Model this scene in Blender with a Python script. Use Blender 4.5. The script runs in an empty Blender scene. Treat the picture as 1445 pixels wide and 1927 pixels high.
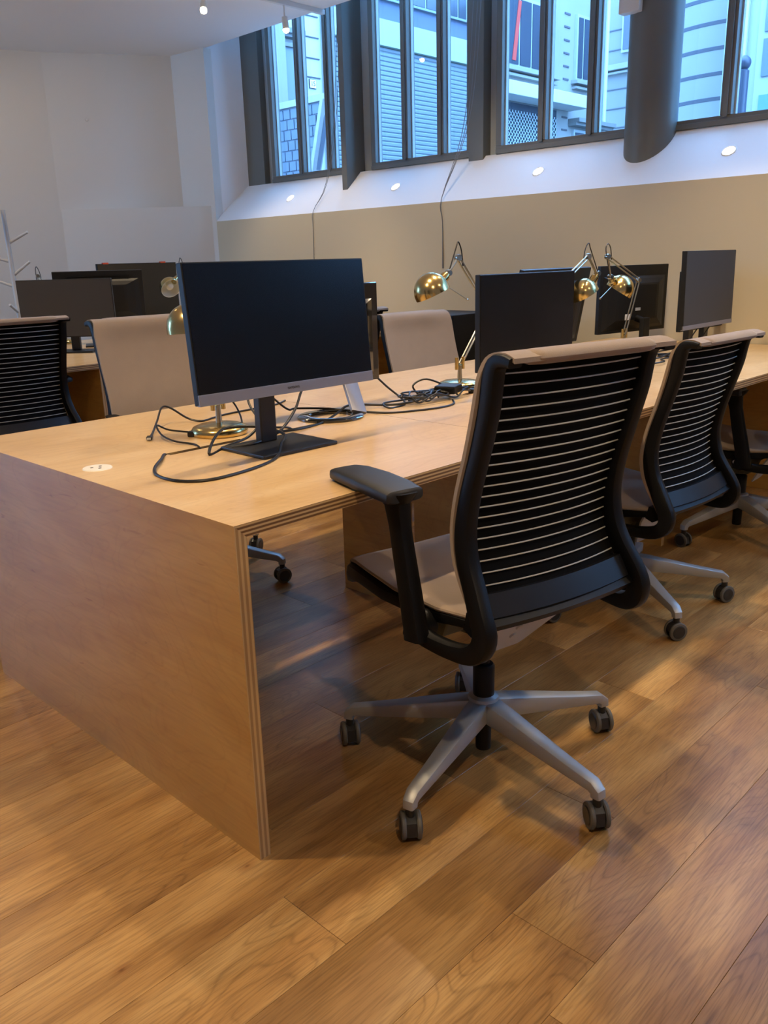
import bpy, bmesh, math, random
from mathutils import Vector, Matrix
random.seed(7)
PI = math.pi
R = math.radians
S = bpy.context.scene
COL = S.collection

# ------------------------------------------------------------------ camera
cam_d = bpy.data.cameras.new('camera')
cam = bpy.data.objects.new('camera', cam_d)
COL.objects.link(cam)
cr, cu, cf = (0.693429, -0.72004, -0.02644), (0.222518, 0.179104, 0.958336), (0.685304, 0.670421, -0.284418)
cam.matrix_world = Matrix(((cr[0], cu[0], -cf[0], -0.88028), (cr[1], cu[1], -cf[1], -1.25451), (cr[2], cu[2], -cf[2], 1.20742), (0, 0, 0, 1)))
cam_d.sensor_fit = 'HORIZONTAL'
cam_d.sensor_width = 36.0
cam_d.lens = 36.0 * 1591.08 / 1445.0
cam_d.clip_start = 0.05
S.camera = cam

# ------------------------------------------------------------------ world and large lights
W = bpy.data.worlds.new('overcast_sky')
S.world = W
W.use_nodes = True
bg = W.node_tree.nodes['Background']
bg.inputs[0].default_value = (0.215, 0.49, 1.0, 1)
bg.inputs[1].default_value = 16.0

def spot(loc, aim, power, size=85, blend=0.9, rad=0.05, col=(1.0, 0.76, 0.48), name='ceiling_spot_light'):
    l = bpy.data.lights.new(name, 'SPOT')
    l.energy = power; l.color = col; l.spot_size = R(size); l.spot_blend = blend; l.shadow_soft_size = rad
    o = bpy.data.objects.new(name, l); COL.objects.link(o)
    o.location = loc
    d = Vector(aim) - Vector(loc)
    o.rotation_euler = d.to_track_quat('-Z', 'Y').to_euler()
    return o

SPOTS = [  # track lamps, then added wall fills: (x, y, z), aim, watts, cone
    ((-0.59, 0.59, 2.78), (-0.45, 0.35, 0), 105, 125),
    ((0.75, 0.58, 2.78), (0.75, 0.30, 0), 60, 110),
    ((1.85, 0.58, 2.78), (1.85, 0.30, 0), 80, 105),
    ((2.75, 0.58, 2.78), (2.75, 0.50, 0), 60, 90),
    ((-0.6, -1.7, 2.78), (0.1, -1.1, 0), 70, 120),
    ((1.9, -1.7, 2.78), (1.8, -1.4, 0), 55, 120),
    ((0.4, 3.2, 2.78), (0.4, 3.3, 0), 50, 120),
    ((1.8, 3.2, 2.78), (1.9, 3.1, 0), 70, 110),
    ((2.76, 3.78, 2.78), (3.6, 3.9, 0.9), 45, 75),
    ((2.3, 2.2, 2.78), (3.7, 2.3, 1.0), 45, 75),  # added fill, not a known lamp: warms the window wall
    ((2.3, 0.2, 2.78), (3.7, 0.4, 1.0), 30, 75),  # added fill for the right part of the window wall
    ((1.0, 4.6, 2.78), (2.9, 5.9, 1.3), 24, 95),  # added fill, warms the niche walls in the far corner
    ((0.2, 5.0, 2.78), (1.6, 6.6, 1.4), 20, 95),  # added fill, warms the far left wall
]
for a, b, w, cone in SPOTS:
    spot(a, b, w*1.2, cone, blend=0.7, rad=0.035)

# daylight portals in the window openings
for yc in (4.35, 3.1, 1.9, 0.7, -0.5, -1.7):
    l = bpy.data.lights.new('window_portal', 'AREA'); l.shape = 'RECTANGLE'; l.size = 1.1; l.size_y = 1.7
    l.cycles.is_portal = True
    o = bpy.data.objects.new('window_portal', l); COL.objects.link(o)
    o.location = (4.13, yc, 2.75); o.rotation_euler = (R(90), 0, R(90))

l = bpy.data.lights.new('rear_window_portal', 'AREA'); l.shape = 'RECTANGLE'; l.size = 1.0; l.size_y = 1.5; l.cycles.is_portal = True  # portal of an added, unseen opening that brightens the left walls
o = bpy.data.objects.new('rear_window_portal', l); COL.objects.link(o); o.location = (-3.72, 7.5, 1.95); o.rotation_euler = (R(90), 0, R(-90))

S.view_settings.view_transform = 'Standard'
S.view_settings.look = 'None'
S.view_settings.gamma = 1.0
S.view_settings.exposure = 0.0
S.view_settings.use_curve_mapping = False

# ------------------------------------------------------------------ materials
def srgb(r, g, b):
    f = lambda c: (c/255/12.92) if c/255 <= 0.04045 else ((c/255+0.055)/1.055)**2.4
    return (f(r), f(g), f(b), 1)

def mat(name, col, rough=0.5, metal=0.0, spec=0.5, emit=None, estr=0.0, coat=0.0, bump=0.0, bscale=200, var=0.0, vscale=3.0, sheen=0.0):
    m = bpy.data.materials.new(name); m.use_nodes = True
    nt = m.node_tree; b = nt.nodes['Principled BSDF']
    b.inputs['Base Color'].default_value = col
    b.inputs['Roughness'].default_value = rough
    b.inputs['Metallic'].default_value = metal
    b.inputs['Specular IOR Level'].default_value = spec
    b.inputs['Coat Weight'].default_value = coat
    b.inputs['Sheen Weight'].default_value = sheen
    if emit:
        b.inputs['Emission Color'].default_value = emit
        b.inputs['Emission Strength'].default_value = estr
    tc = nt.nodes.new('ShaderNodeTexCoord')
    if var > 0:
        n = nt.nodes.new('ShaderNodeTexNoise'); n.inputs['Scale'].default_value = vscale; n.inputs['Detail'].default_value = 5
        nt.links.new(tc.outputs['Object'], n.inputs['Vector'])
        mx = nt.nodes.new('ShaderNodeMix'); mx.data_type = 'RGBA'
        mx.inputs[6].default_value = tuple(c*(1-var) for c in col[:3]) + (1,)
        mx.inputs[7].default_value = tuple(min(1, c*(1+var)) for c in col[:3]) + (1,)
        nt.links.new(n.outputs['Fac'], mx.inputs[0]); nt.links.new(mx.outputs[2], b.inputs['Base Color'])
    if bump > 0:
        n = nt.nodes.new('ShaderNodeTexNoise'); n.inputs['Scale'].default_value = bscale
        nt.links.new(tc.outputs['Object'], n.inputs['Vector'])
        bp = nt.nodes.new('ShaderNodeBump'); bp.inputs['Strength'].default_value = bump; bp.inputs['Distance'].default_value = 0.002
        nt.links.new(n.outputs['Fac'], bp.inputs['Height']); nt.links.new(bp.outputs['Normal'], b.inputs['Normal'])
    return m

def ramp(nt, stops):
    r = nt.nodes.new('ShaderNodeValToRGB')
    while len(r.color_ramp.elements) < len(stops): r.color_ramp.elements.new(0.5)
    for e, (p_, c) in zip(r.color_ramp.elements, stops): e.position = p_; e.color = c
    return r

def mixc(nt, fac, a, b, mode='MIX'):
    m = nt.nodes.new('ShaderNodeMix'); m.data_type = 'RGBA'; m.blend_type = mode
    for i, v in ((0, fac), (6, a), (7, b)):
        if hasattr(v, 'links'): nt.links.new(v, m.inputs[i])
        else: m.inputs[i].default_value = v
    return m.outputs[2]

def oak():
    m = bpy.data.materials.new('oak_laminate_planks'); m.use_nodes = True
    nt = m.node_tree; b = nt.nodes['Principled BSDF']; L = nt.links.new
    tc = nt.nodes.new('ShaderNodeTexCoord'); oi = nt.nodes.new('ShaderNodeObjectInfo')
    off = nt.nodes.new('ShaderNodeVectorMath'); off.operation = 'MULTIPLY_ADD'
    comb = nt.nodes.new('ShaderNodeCombineXYZ')
    for k in range(3): L(oi.outputs['Random'], comb.inputs[k])
    L(comb.outputs[0], off.inputs[0]); off.inputs[1].default_value = (37.0, 91.0, 53.0); L(tc.outputs['Object'], off.inputs[2])
    def mapped(sc):
        mp = nt.nodes.new('ShaderNodeMapping'); mp.inputs['Scale'].default_value = sc; L(off.outputs[0], mp.inputs[0]); return mp.outputs[0]
    def noise(sc, s, d=4, dist=0.0):
        n = nt.nodes.new('ShaderNodeTexNoise'); n.inputs['Scale'].default_value = s; n.inputs['Detail'].default_value = d
        n.inputs['Distortion'].default_value = dist; L(mapped(sc), n.inputs['Vector']); return n.outputs['Fac']
    # cathedral growth rings: contour lines of a stretched noise field
    field = noise((0.9, 5.5, 1.0), 1.6, 1.5, 0.3)
    mul = nt.nodes.new('ShaderNodeMath'); mul.operation = 'MULTIPLY'; L(field, mul.inputs[0]); mul.inputs[1].default_value = 26.0
    fr = nt.nodes.new('ShaderNodeMath'); fr.operation = 'PINGPONG'; L(mul.outputs[0], fr.inputs[0]); fr.inputs[1].default_value = 0.5
    rr = ramp(nt, [(0.0, (0.40, 0.37, 0.34, 1)), (0.30, (0.88, 0.87, 0.86, 1)), (1.0, (1, 1, 1, 1))]); 
    m2 = nt.nodes.new('ShaderNodeMath'); m2.operation = 'MULTIPLY'; L(fr.outputs[0], m2.inputs[0]); m2.inputs[1].default_value = 2.0
    L(m2.outputs[0], rr.inputs[0])
    fine = noise((5.0, 110.0, 1.0), 2.5, 4)
    rf = ramp(nt, [(0.36, (0.45, 0.42, 0.40, 1)), (0.56, (1, 1, 1, 1))]); L(fine, rf.inputs[0])
    broad = noise((1.2, 5.0, 1.0), 2.0, 3)
    base = ramp(nt, [(0.3, srgb(146, 106, 60)), (0.5, srgb(174, 132, 78)), (0.72, srgb(200, 160, 102))]); L(broad, base.inputs[0])
    tone = ramp(nt, [(0.0, (0.74, 0.71, 0.67, 1)), (0.5, (0.95, 0.94, 0.92, 1)), (1.0, (1.14, 1.13, 1.1, 1))]); L(oi.outputs['Random'], tone.inputs[0])
    maskn = noise((0.8, 2.0, 1.0), 1.3, 1)
    mr = ramp(nt, [(0.42, (0.1, 0.1, 0.1, 1)), (0.6, (0.8, 0.8, 0.8, 1))]); L(maskn, mr.inputs[0])
    c = mixc(nt, 1.0, base.outputs[0], tone.outputs[0], 'MULTIPLY')
    c = mixc(nt, 0.5, c, rf.outputs[0], 'MULTIPLY')
    sep = nt.nodes.new('ShaderNodeRGBToBW'); L(mr.outputs[0], sep.inputs[0])
    half = nt.nodes.new('ShaderNodeMath'); half.operation = 'MULTIPLY'; L(sep.outputs[0], half.inputs[0]); half.inputs[1].default_value = 0.62
    c = mixc(nt, half.outputs[0], c, rr.outputs[0], 'MULTIPLY')
    # small dark knots
    vo = nt.nodes.new('ShaderNodeTexVoronoi'); vo.inputs['Scale'].default_value = 3.1; L(mapped((1.0, 1.9, 1.0)), vo.inputs['Vector'])
    kr = ramp(nt, [(0.0, (0.3, 0.2, 0.14, 1)), (0.028, (0.75, 0.65, 0.58, 1)), (0.09, (1, 1, 1, 1))]); L(vo.outputs['Distance'], kr.inputs[0])
    c = mixc(nt, 0.9, c, kr.outputs[0], 'MULTIPLY')
    L(c, b.inputs['Base Color'])
    b.inputs['Roughness'].default_value = 0.30
    b.inputs['Specular IOR Level'].default_value = 0.5
    bp = nt.nodes.new('ShaderNodeBump'); bp.inputs['Strength'].default_value = 0.25; bp.inputs['Distance'].default_value = 0.001
    L(fine, bp.inputs['Height']); L(bp.outputs['Normal'], b.inputs['Normal'])
    return m

def birch(name, stretch, cols, rough=0.32, knots=True):
    m = bpy.data.materials.new(name); m.use_nodes = True
    nt = m.node_tree; b = nt.nodes['Principled BSDF']; L = nt.links.new
    tc = nt.nodes.new('ShaderNodeTexCoord')
    def noise(sc, s, d=4, dist=0.0):
        mp = nt.nodes.new('ShaderNodeMapping'); mp.inputs['Scale'].default_value = sc; L(tc.outputs['Object'], mp.inputs[0])
        n = nt.nodes.new('ShaderNodeTexNoise'); n.inputs['Scale'].default_value = s; n.inputs['Detail'].default_value = d
        n.inputs['Distortion'].default_value = dist; L(mp.outputs[0], n.inputs['Vector']); return n.outputs['Fac']
    k = stretch
    broad = noise(tuple(1.0 if a else 3.0 for a in k), 1.7, 3, 1.2)
    base = ramp(nt, [(0.30, cols[0]), (0.5, cols[1]), (0.7, cols[2])]); L(broad, base.inputs[0])
    fine = noise(tuple(2.0 if a else 60.0 for a in k), 2.0, 3)
    rf = ramp(nt, [(0.35, (0.86, 0.84, 0.80, 1)), (0.6, (1, 1, 1, 1))]); L(fine, rf.inputs[0])
    c = mixc(nt, 0.5, base.outputs[0], rf.outputs[0], 'MULTIPLY')
    fl = noise(tuple(7.0 if a else 30.0 for a in k), 1.6, 2, 0.6)
    rl = ramp(nt, [(0.22, (0.72, 0.58, 0.42, 1)), (0.30, (1, 1, 1, 1))]); L(fl, rl.inputs[0])
    c = mixc(nt, 0.8, c, rl.outputs[0], 'MULTIPLY')
    sw = noise(tuple(1.2 if a else 2.2 for a in k), 1.5, 2, 2.0)
    mu = nt.nodes.new('ShaderNodeMath'); mu.operation = 'MULTIPLY'; L(sw, mu.inputs[0]); mu.inputs[1].default_value = 9.0
    pg = nt.nodes.new('ShaderNodeMath'); pg.operation = 'PINGPONG'; L(mu.outputs[0], pg.inputs[0]); pg.inputs[1].default_value = 0.5
    rs = ramp(nt, [(0.0, (0.90, 0.87, 0.82, 1)), (0.18, (1, 1, 1, 1))]); L(pg.outputs[0], rs.inputs[0])
    c = mixc(nt, 0.6, c, rs.outputs[0], 'MULTIPLY')
    L(c, b.inputs['Base Color']); b.inputs['Roughness'].default_value = rough
    b.inputs['Coat Weight'].default_value = 0.25; b.inputs['Coat Roughness'].default_value = 0.22
    return m

def plyedge(name, axis, thick, n=7, dark=srgb(112, 80, 46)):
    m = bpy.data.materials.new(name); m.use_nodes = True
    nt = m.node_tree; b = nt.nodes['Principled BSDF']; L = nt.links.new
    tc = nt.nodes.new('ShaderNodeTexCoord'); sp = nt.nodes.new('ShaderNodeSeparateXYZ'); L(tc.outputs['Object'], sp.inputs[0])
    mu = nt.nodes.new('ShaderNodeMath'); mu.operation = 'MULTIPLY'; L(sp.outputs[axis], mu.inputs[0]); mu.inputs[1].default_value = n/thick
    fr = nt.nodes.new('ShaderNodeMath'); fr.operation = 'PINGPONG'; L(mu.outputs[0], fr.inputs[0]); fr.inputs[1].default_value = 1.0
    r = ramp(nt, [(0.35, srgb(206, 172, 120)), (0.6, dark)]); L(fr.outputs[0], r.inputs[0])
    L(r.outputs[0], b.inputs['Base Color']); b.inputs['Roughness'].default_value = 0.6
    return m

def glassmat():
    m = bpy.data.materials.new('window_glass'); m.use_nodes = True
    nt = m.node_tree; nt.nodes.clear(); L = nt.links.new
    o = nt.nodes.new('ShaderNodeOutputMaterial'); t = nt.nodes.new('ShaderNodeBsdfTransparent'); t.inputs[0].default_value = (0.93, 0.97, 0.98, 1)
    g = nt.nodes.new('ShaderNodeBsdfGlossy'); g.inputs['Roughness'].default_value = 0.0
    fz = nt.nodes.new('ShaderNodeFresnel'); fz.inputs[0].default_value = 1.45
    ge = nt.nodes.new('ShaderNodeNewGeometry'); inv = nt.nodes.new('ShaderNodeMath'); inv.operation = 'SUBTRACT'; inv.inputs[0].default_value = 1.0; L(ge.outputs['Backfacing'], inv.inputs[1])
    mf = nt.nodes.new('ShaderNodeMath'); mf.operation = 'MULTIPLY'; L(fz.outputs[0], mf.inputs[0]); L(inv.outputs[0], mf.inputs[1])
    mx = nt.nodes.new('ShaderNodeMixShader'); L(mf.outputs[0], mx.inputs[0]); L(t.outputs[0], mx.inputs[1]); L(g.outputs[0], mx.inputs[2]); L(mx.outputs[0], o.inputs[0])
    return m

M = {}
M['oak'] = oak()
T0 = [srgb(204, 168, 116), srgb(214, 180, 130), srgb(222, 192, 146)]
P0 = [srgb(194, 142, 64), srgb(204, 154, 76), srgb(214, 166, 88)]  # same birch as the top; its weaker light put in as darker gold
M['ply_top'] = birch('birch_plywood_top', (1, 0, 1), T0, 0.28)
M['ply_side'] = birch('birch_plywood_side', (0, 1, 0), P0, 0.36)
M['edge_z'] = plyedge('plywood_edge_flat', 2, 0.03)
M['edge_x'] = plyedge('plywood_edge_upright', 0, 0.03, 5, srgb(168, 132, 86))
M['slot'] = mat('slot_shadow_brown', srgb(88, 58, 34), 0.8)
M['wall'] = mat('painted_wall_white', srgb(226, 224, 218), 0.85, bump=0.05, bscale=60, var=0.02, vscale=1.2)
M['wall_cream'] = mat('painted_wall_cream', srgb(206, 197, 172), 0.85, bump=0.05, bscale=60, var=0.015, vscale=1.2)  # the sill's white paint with warm lamplight put in as cream
M['sill'] = mat('painted_sill_white', srgb(238, 238, 238), 0.6, bump=0.05, bscale=40)
M['ceil'] = mat('ceiling_paint', srgb(240, 238, 236), 0.9, bump=0.08, bscale=70)
M['frame'] = mat('window_frame_grey', srgb(108, 108, 102), 0.45, bump=0.03, bscale=30)
M['frame_lt'] = mat('window_reveal_grey', srgb(176, 184, 186), 0.35)  # pale beads and pipes; on reveals, frame paint with daylight in its colour
M['glass'] = glassmat()
M['black'] = mat('black_plastic', (0.004, 0.004, 0.0045, 1), 0.45, spec=0.22, bump=0.12, bscale=900)
M['black_arm'] = mat('black_soft_arm_pad', (0.013, 0.013, 0.014, 1), 0.5, bump=0.1, bscale=700)
M['mesh'] = mat('black_back_mesh', (0.004, 0.004, 0.0045, 1), 0.9, spec=0.1, bump=0.3, bscale=1200)
M['rail'] = mat('dark_grey_lower_rail', (0.011, 0.012, 0.015, 1), 0.42, spec=0.3)
M['fabric'] = mat('taupe_suede_fabric', srgb(146, 127, 108), 0.92, bump=0.25, bscale=500, var=0.10, vscale=14, sheen=0.3)
M['wire'] = mat('pale_steel_wire', srgb(205, 205, 198), 0.35, 0.3)
M['alu'] = mat('satin_grey_metal', srgb(168, 168, 166), 0.42, 0.4, bump=0.04, bscale=600)
M['plate'] = mat('grey_steel_plate', srgb(180, 184, 190), 0.5, 0.0)
M['mech'] = mat('olive_grey_mechanism', srgb(84, 84, 66), 0.5, 0.1)
M['wheel'] = mat('caster_tread_grey', srgb(96, 92, 84), 0.6)
M['wheel_hub'] = mat('caster_black', (0.02, 0.02, 0.02, 1), 0.4)
M['brass'] = mat('polished_brass', srgb(212, 188, 128), 0.2, 1.0)
M['steel'] = mat('brushed_steel', srgb(190, 185, 170), 0.28, 1.0)
M['white_in'] = mat('white_enamel', srgb(235, 232, 215), 0.5)
M['screen'] = mat('dark_lcd_screen', srgb(12, 15, 21), 0.25, spec=0.3)
M['screen_g'] = mat('matt_grey_lcd_screen', srgb(66, 66, 66), 0.55, spec=0.4)
M['silver'] = mat('silver_bezel', srgb(140, 140, 148), 0.4, 0.4)
M['gloss'] = mat('gloss_black', (0.008, 0.008, 0.009, 1), 0.08, coat=1.0)
M['dkback'] = mat('monitor_back_charcoal', (0.012, 0.0125, 0.014, 1), 0.45, spec=0.3)
M['base_dk'] = mat('brushed_dark_stand', (0.022, 0.023, 0.026, 1), 0.38, 0.3)
M['cable'] = mat('black_cable', (0.007, 0.007, 0.008, 1), 0.4)
M['white'] = mat('white_plastic', srgb(222, 220, 214), 0.5)
M['whitepaint'] = mat('white_lacquer_wood', srgb(212, 212, 210), 0.5)
M['text'] = mat('dark_print', srgb(48, 48, 56), 0.6)
M['badge'] = mat('silver_badge', srgb(200, 200, 200), 0.35, 0.4)
M['orange'] = mat('orange_clip', srgb(190, 70, 25), 0.5)
M['label'] = mat('white_paper_label', srgb(225, 225, 225), 0.7)
M['bulb'] = mat('lit_lamp', (1, 1, 1, 1), 0.5, emit=(1.0, 0.80, 0.50, 1), estr=40)
M['bulb_w'] = mat('lit_sill_light', (1, 1, 1, 1), 0.5, emit=(1.0, 0.97, 0.92, 1), estr=9.0)
M['stone'] = mat('pale_limestone', srgb(136, 134, 130), 0.85, bump=0.2, bscale=8, var=0.10, vscale=1.5)
M['stone2'] = mat('white_render', srgb(178, 178, 174), 0.85, var=0.03, vscale=2)
M['stone3'] = mat('grey_limestone', srgb(118, 117, 115), 0.85, bump=0.2, bscale=8, var=0.10, vscale=1.2)
M['groove'] = mat('stone_joint_shadow', srgb(76, 76, 82), 0.9)
M['shutter'] = mat('grey_roller_shutter', srgb(116, 124, 130), 0.45, 0.2, var=0.05, vscale=2)
M['fascia'] = mat('pale_green_fascia', srgb(150, 160, 144), 0.7, var=0.06, vscale=3)
M['clad'] = mat('blue_grey_cladding', srgb(82, 90, 110), 0.6, var=0.05, vscale=2)
M['winext'] = mat('facade_window_glass', srgb(54, 62, 74), 0.15, var=0.25, vscale=1.4)
M['winframe'] = mat('facade_window_white', srgb(152, 156, 156), 0.6)
M['red'] = mat('red_curtain', srgb(186, 60, 50), 0.8)
M['pavement'] = mat('grey_pavement', srgb(120, 120, 120), 0.9, var=0.1)
M['slate'] = mat('blue_grey_slate', srgb(80, 88, 100), 0.6, var=0.2, vscale=4)
M['bollard'] = mat('dark_bollard_paint', srgb(66, 70, 84), 0.4)
M['shopglass'] = mat('pale_shop_glass', srgb(104, 114, 124), 0.15, var=0.2, vscale=1.2)
M['bluepanel'] = mat('blue_shop_panel', srgb(90, 130, 170), 0.5)

# ------------------------------------------------------------------ geometry helpers
class MB:
    def __init__(s): s.v = []; s.f = []; s.m = []
    def add(s, vs, fs, mi=0):
        n = len(s.v); s.v += [tuple(a) for a in vs]
        for f in fs: s.f.append([i+n for i in f]); s.m.append(mi)
        return s
    def box(s, x0, x1, y0, y1, z0, z1, mi=0, mis=None):
        vs = [(x, y, z) for z in (z0, z1) for y in (y0, y1) for x in (x0, x1)]
        fs = [(0, 2, 3, 1), (4, 5, 7, 6), (0, 1, 5, 4), (2, 6, 7, 3), (0, 4, 6, 2), (1, 3, 7, 5)]  # -z +z -y +y -x +x
        n = len(s.v); s.v += vs
        for k, f in enumerate(fs): s.f.append([i+n for i in f]); s.m.append(mis[k] if mis else mi)
        return s
    def prism(s, poly, a0, a1, axis='z', mi=0):
        def P(u, w, t): return {'z': (u, w, t), 'y': (u, t, w), 'x': (t, u, w)}[axis]
        n = len(poly)
        vs = [P(u, w, a0) for u, w in poly] + [P(u, w, a1) for u, w in poly]
        fs = [list(range(n))[::-1], list(range(n, 2*n))] + [(i, (i+1) % n, n+(i+1) % n, n+i) for i in range(n)]
        return s.add(vs, fs, mi)
    def loft(s, rings, caps=True, mi=0, closed=False):
        n = len(rings[0]); vs = [p for r in rings for p in r]; fs = []
        m = len(rings)
        for i in range(m-1 if not closed else m):
            a, b = i*n, ((i+1) % m)*n
            for j in range(n): fs.append((a+j, a+(j+1) % n, b+(j+1) % n, b+j))
        if caps and not closed: fs += [list(range(n))[::-1], list(range((m-1)*n, m*n))]
        return s.add(vs, fs, mi)
    def tube(s, pts, r, n=10, mi=0, closed=False, caps=True):
        pts = [Vector(p) for p in pts]; rs = r if isinstance(r, (list, tuple)) else [r]*len(pts)
        rings = []; up = None
        for i, p in enumerate(pts):
            a = pts[i-1] if (i > 0 or closed) else pts[i]; b = pts[(i+1) % len(pts)] if (i < len(pts)-1 or closed) else pts[i]
            t = (b-a).normalized()
            if up is None:
                up = Vector((0, 0, 1)) if abs(t.z) < 0.9 else Vector((1, 0, 0))
            u = (up - t*up.dot(t)).normalized(); w = t.cross(u); up = u
            rings.append([p + (u*math.cos(2*PI*k/n) + w*math.sin(2*PI*k/n))*rs[i] for k in range(n)])
        return s.loft(rings, caps, mi, closed)
    def lathe(s, prof, o=(0, 0, 0), d=(0, 0, 1), n=32, mi=0, cap=False):
        o = Vector(o); d = Vector(d).normalized(); u = d.orthogonal().normalized(); w = d.cross(u)
        rings = [[o + d*h + (u*math.cos(2*PI*k/n) + w*math.sin(2*PI*k/n))*max(r, 1e-5) for k in range(n)] for r, h in prof]
        return s.loft(rings, cap, mi)
    def sweep(s, pts, ws, hs, side=(1, 0, 0), c=0.3, mi=0):
        """rounded-rectangle section swept on pts; ws along `side`, hs across"""
        pts = [Vector(p) for p in pts]; side = Vector(side).normalized(); rings = []
        for i, p in enumerate(pts):
            a = pts[max(0, i-1)]; b = pts[min(len(pts)-1, i+1)]; t = (b-a).normalized()
            sd = (side - t*side.dot(t)).normalized(); nn = sd.cross(t)
            w = (ws[i] if isinstance(ws, (list, tuple)) else ws)/2; h = (hs[i] if isinstance(hs, (list, tuple)) else hs)/2
            k = c*min(w, h)*2
            q = [(w, h-k), (w-k*.3, h-k*.3), (w-k, h), (-w+k, h), (-w+k*.3, h-k*.3), (-w, h-k), (-w, -h+k), (-w+k*.3, -h+k*.3), (-w+k, -h), (w-k, -h), (w-k*.3, -h+k*.3), (w, -h+k)]
            rings.append([p + sd*x + nn*y for x, y in q])
        return s.loft(rings, True, mi)
    def build(s, name, mats, parent=None, smooth=True, bev=0.0, loc=None, rz=None, ang=38, seg=2):
        me = bpy.data.meshes.new(name)
        me.from_pydata([tuple(v) for v in s.v], [], s.f); me.validate()
        mats = mats if isinstance(mats, (list, tuple)) else [mats]
        for m in mats: me.materials.append(M[m])
        if len(s.m) == len(me.polygons): me.polygons.foreach_set('material_index', s.m)
        bm = bmesh.new(); bm.from_mesh(me); bmesh.ops.recalc_face_normals(bm, faces=bm.faces)
        if bev > 0:
            es = [e for e in bm.edges if len(e.link_faces) == 2 and e.calc_face_angle(0) > R(50)]
            bmesh.ops.bevel(bm, geom=es, offset=bev, segments=seg, affect='EDGES', profile=0.6, clamp_overlap=True)
        bm.to_mesh(me); bm.free()
        if smooth:
            me.shade_smooth(); me.set_sharp_from_angle(angle=R(ang))
        o = bpy.data.objects.new(name, me); COL.objects.link(o)
        if parent is not None: o.parent = parent
        if loc is not None: o.location = loc
        if rz is not None: o.rotation_euler = (0, 0, rz)
        return o

def empty(name, loc=(0, 0, 0), rz=0):
    o = bpy.data.objects.new(name, None); COL.objects.link(o); o.location = loc; o.rotation_euler = (0, 0, rz); o.empty_display_size = 0.1
    return o
def tag(o, label, cat, group=None, kind=None):
    o['label'] = label; o['category'] = cat
    if group: o['group'] = group
    if kind: o['kind'] = kind
    return o
def struct(o, label=None):
    o['kind'] = 'structure'
    if label: o['label'] = label
    return o
def spline(pts, k=6):
    """Catmull-Rom through pts"""
    P = [Vector(p) for p in pts]; out = []
    for i in range(len(P)-1):
        p0 = P[max(0, i-1)]; p1 = P[i]; p2 = P[i+1]; p3 = P[min(len(P)-1, i+2)]
        for j in range(k):
            t = j/k
            out.append(0.5*((2*p1) + (p2-p0)*t + (2*p0-5*p1+4*p2-p3)*t*t + (3*p1-p0-3*p2+p3)*t**3))
    out.append(P[-1]); return out
def kids(o): return [c for c in bpy.data.objects if c.parent == o]
def copy_tree(o, parent=None):
    c = o.copy(); COL.objects.link(c)
    if parent is not None: c.parent = parent
    for ch in kids(o): copy_tree(ch, c)
    return c
def text_mesh(body, size, name, material, parent, mw, ext=0.0003):
    cu_ = bpy.data.curves.new('t', 'FONT'); cu_.body = body; cu_.size = size; cu_.extrude = ext; cu_.align_x = 'CENTER'; cu_.align_y = 'CENTER'
    t = bpy.data.objects.new('t', cu_); COL.objects.link(t)
    bpy.context.view_layer.update()
    me = bpy.data.meshes.new_from_object(t.evaluated_get(bpy.context.evaluated_depsgraph_get()))
    bpy.data.objects.remove(t); bpy.data.curves.remove(cu_)
    me.materials.clear(); me.materials.append(M[material]); me.name = name
    o = bpy.data.objects.new(name, me); COL.objects.link(o); o.parent = parent; o.matrix_local = mw
    return o

# ================================================================== THE ROOM
ZC = 2.93
fl = struct(MB().box(-3.6, 4.2, -4.2, 8.6, -0.06, -0.006).build('floor', 'oak', smooth=False), 'warm oak plank floor running under the desks')
fl.data.name = 'floor'
# individual planks, 0.18 m wide and 1.2 m long, running along the desk
def plank_mesh(L):
    return MB().box(0.0004, L-0.0004, 0.0003, 0.1797, -0.006, 0.0).build('plank', 'oak', bev=0.0005, smooth=False, seg=1)
rowoff = {0: 0.233, 1: 0.62, 2: -0.036, 3: 0.50, 4: 0.08}
full = None; npl = 0; cache = {}
for r_i in range(-4, 40):
    y0 = -0.66 + 0.18*r_i
    if y0 > 6.0: break
    o0 = rowoff.get(r_i, random.uniform(0, 1.2))
    x = o0 - 1.2*3
    while x < 3.7:
        xa, xb = x, min(x+1.2, 3.70)
        x += 1.2
        if xb < -1.7 or xb-xa < 0.02: continue
        if y0 > 3.0 and xb < 0.0: continue
        if y0 > 1.3 and xb < -0.9: continue
        key = round(xb-xa, 3)
        if key not in cache:
            o = plank_mesh(xb-xa); cache[key] = o.data
        else:
            o = bpy.data.objects.new('plank', cache[key]); COL.objects.link(o)
        o.parent = fl; o.location = (xa, y0, 0); npl += 1
print('planks', npl)

struct(MB().box(-3.6, 3.72, -4.2, 8.9, ZC, ZC+0.12).build('ceiling', 'ceil', smooth=False), 'pale grey painted ceiling ending before the windows')
struct(MB().box(3.70, 4.30, -4.2, 5.40, 0, 1.575).build('wall_right', 'wall_cream', smooth=False), 'cream wall below the sloping window sill')
# sloping sill
struct(MB().prism([(3.70, 1.575), (4.02, 1.868), (4.30, 1.868), (4.30, 1.575)], -4.2, 5.19, 'y').build('trim_1', 'sill', smooth=False), 'white sloping sill below the windows')
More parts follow.
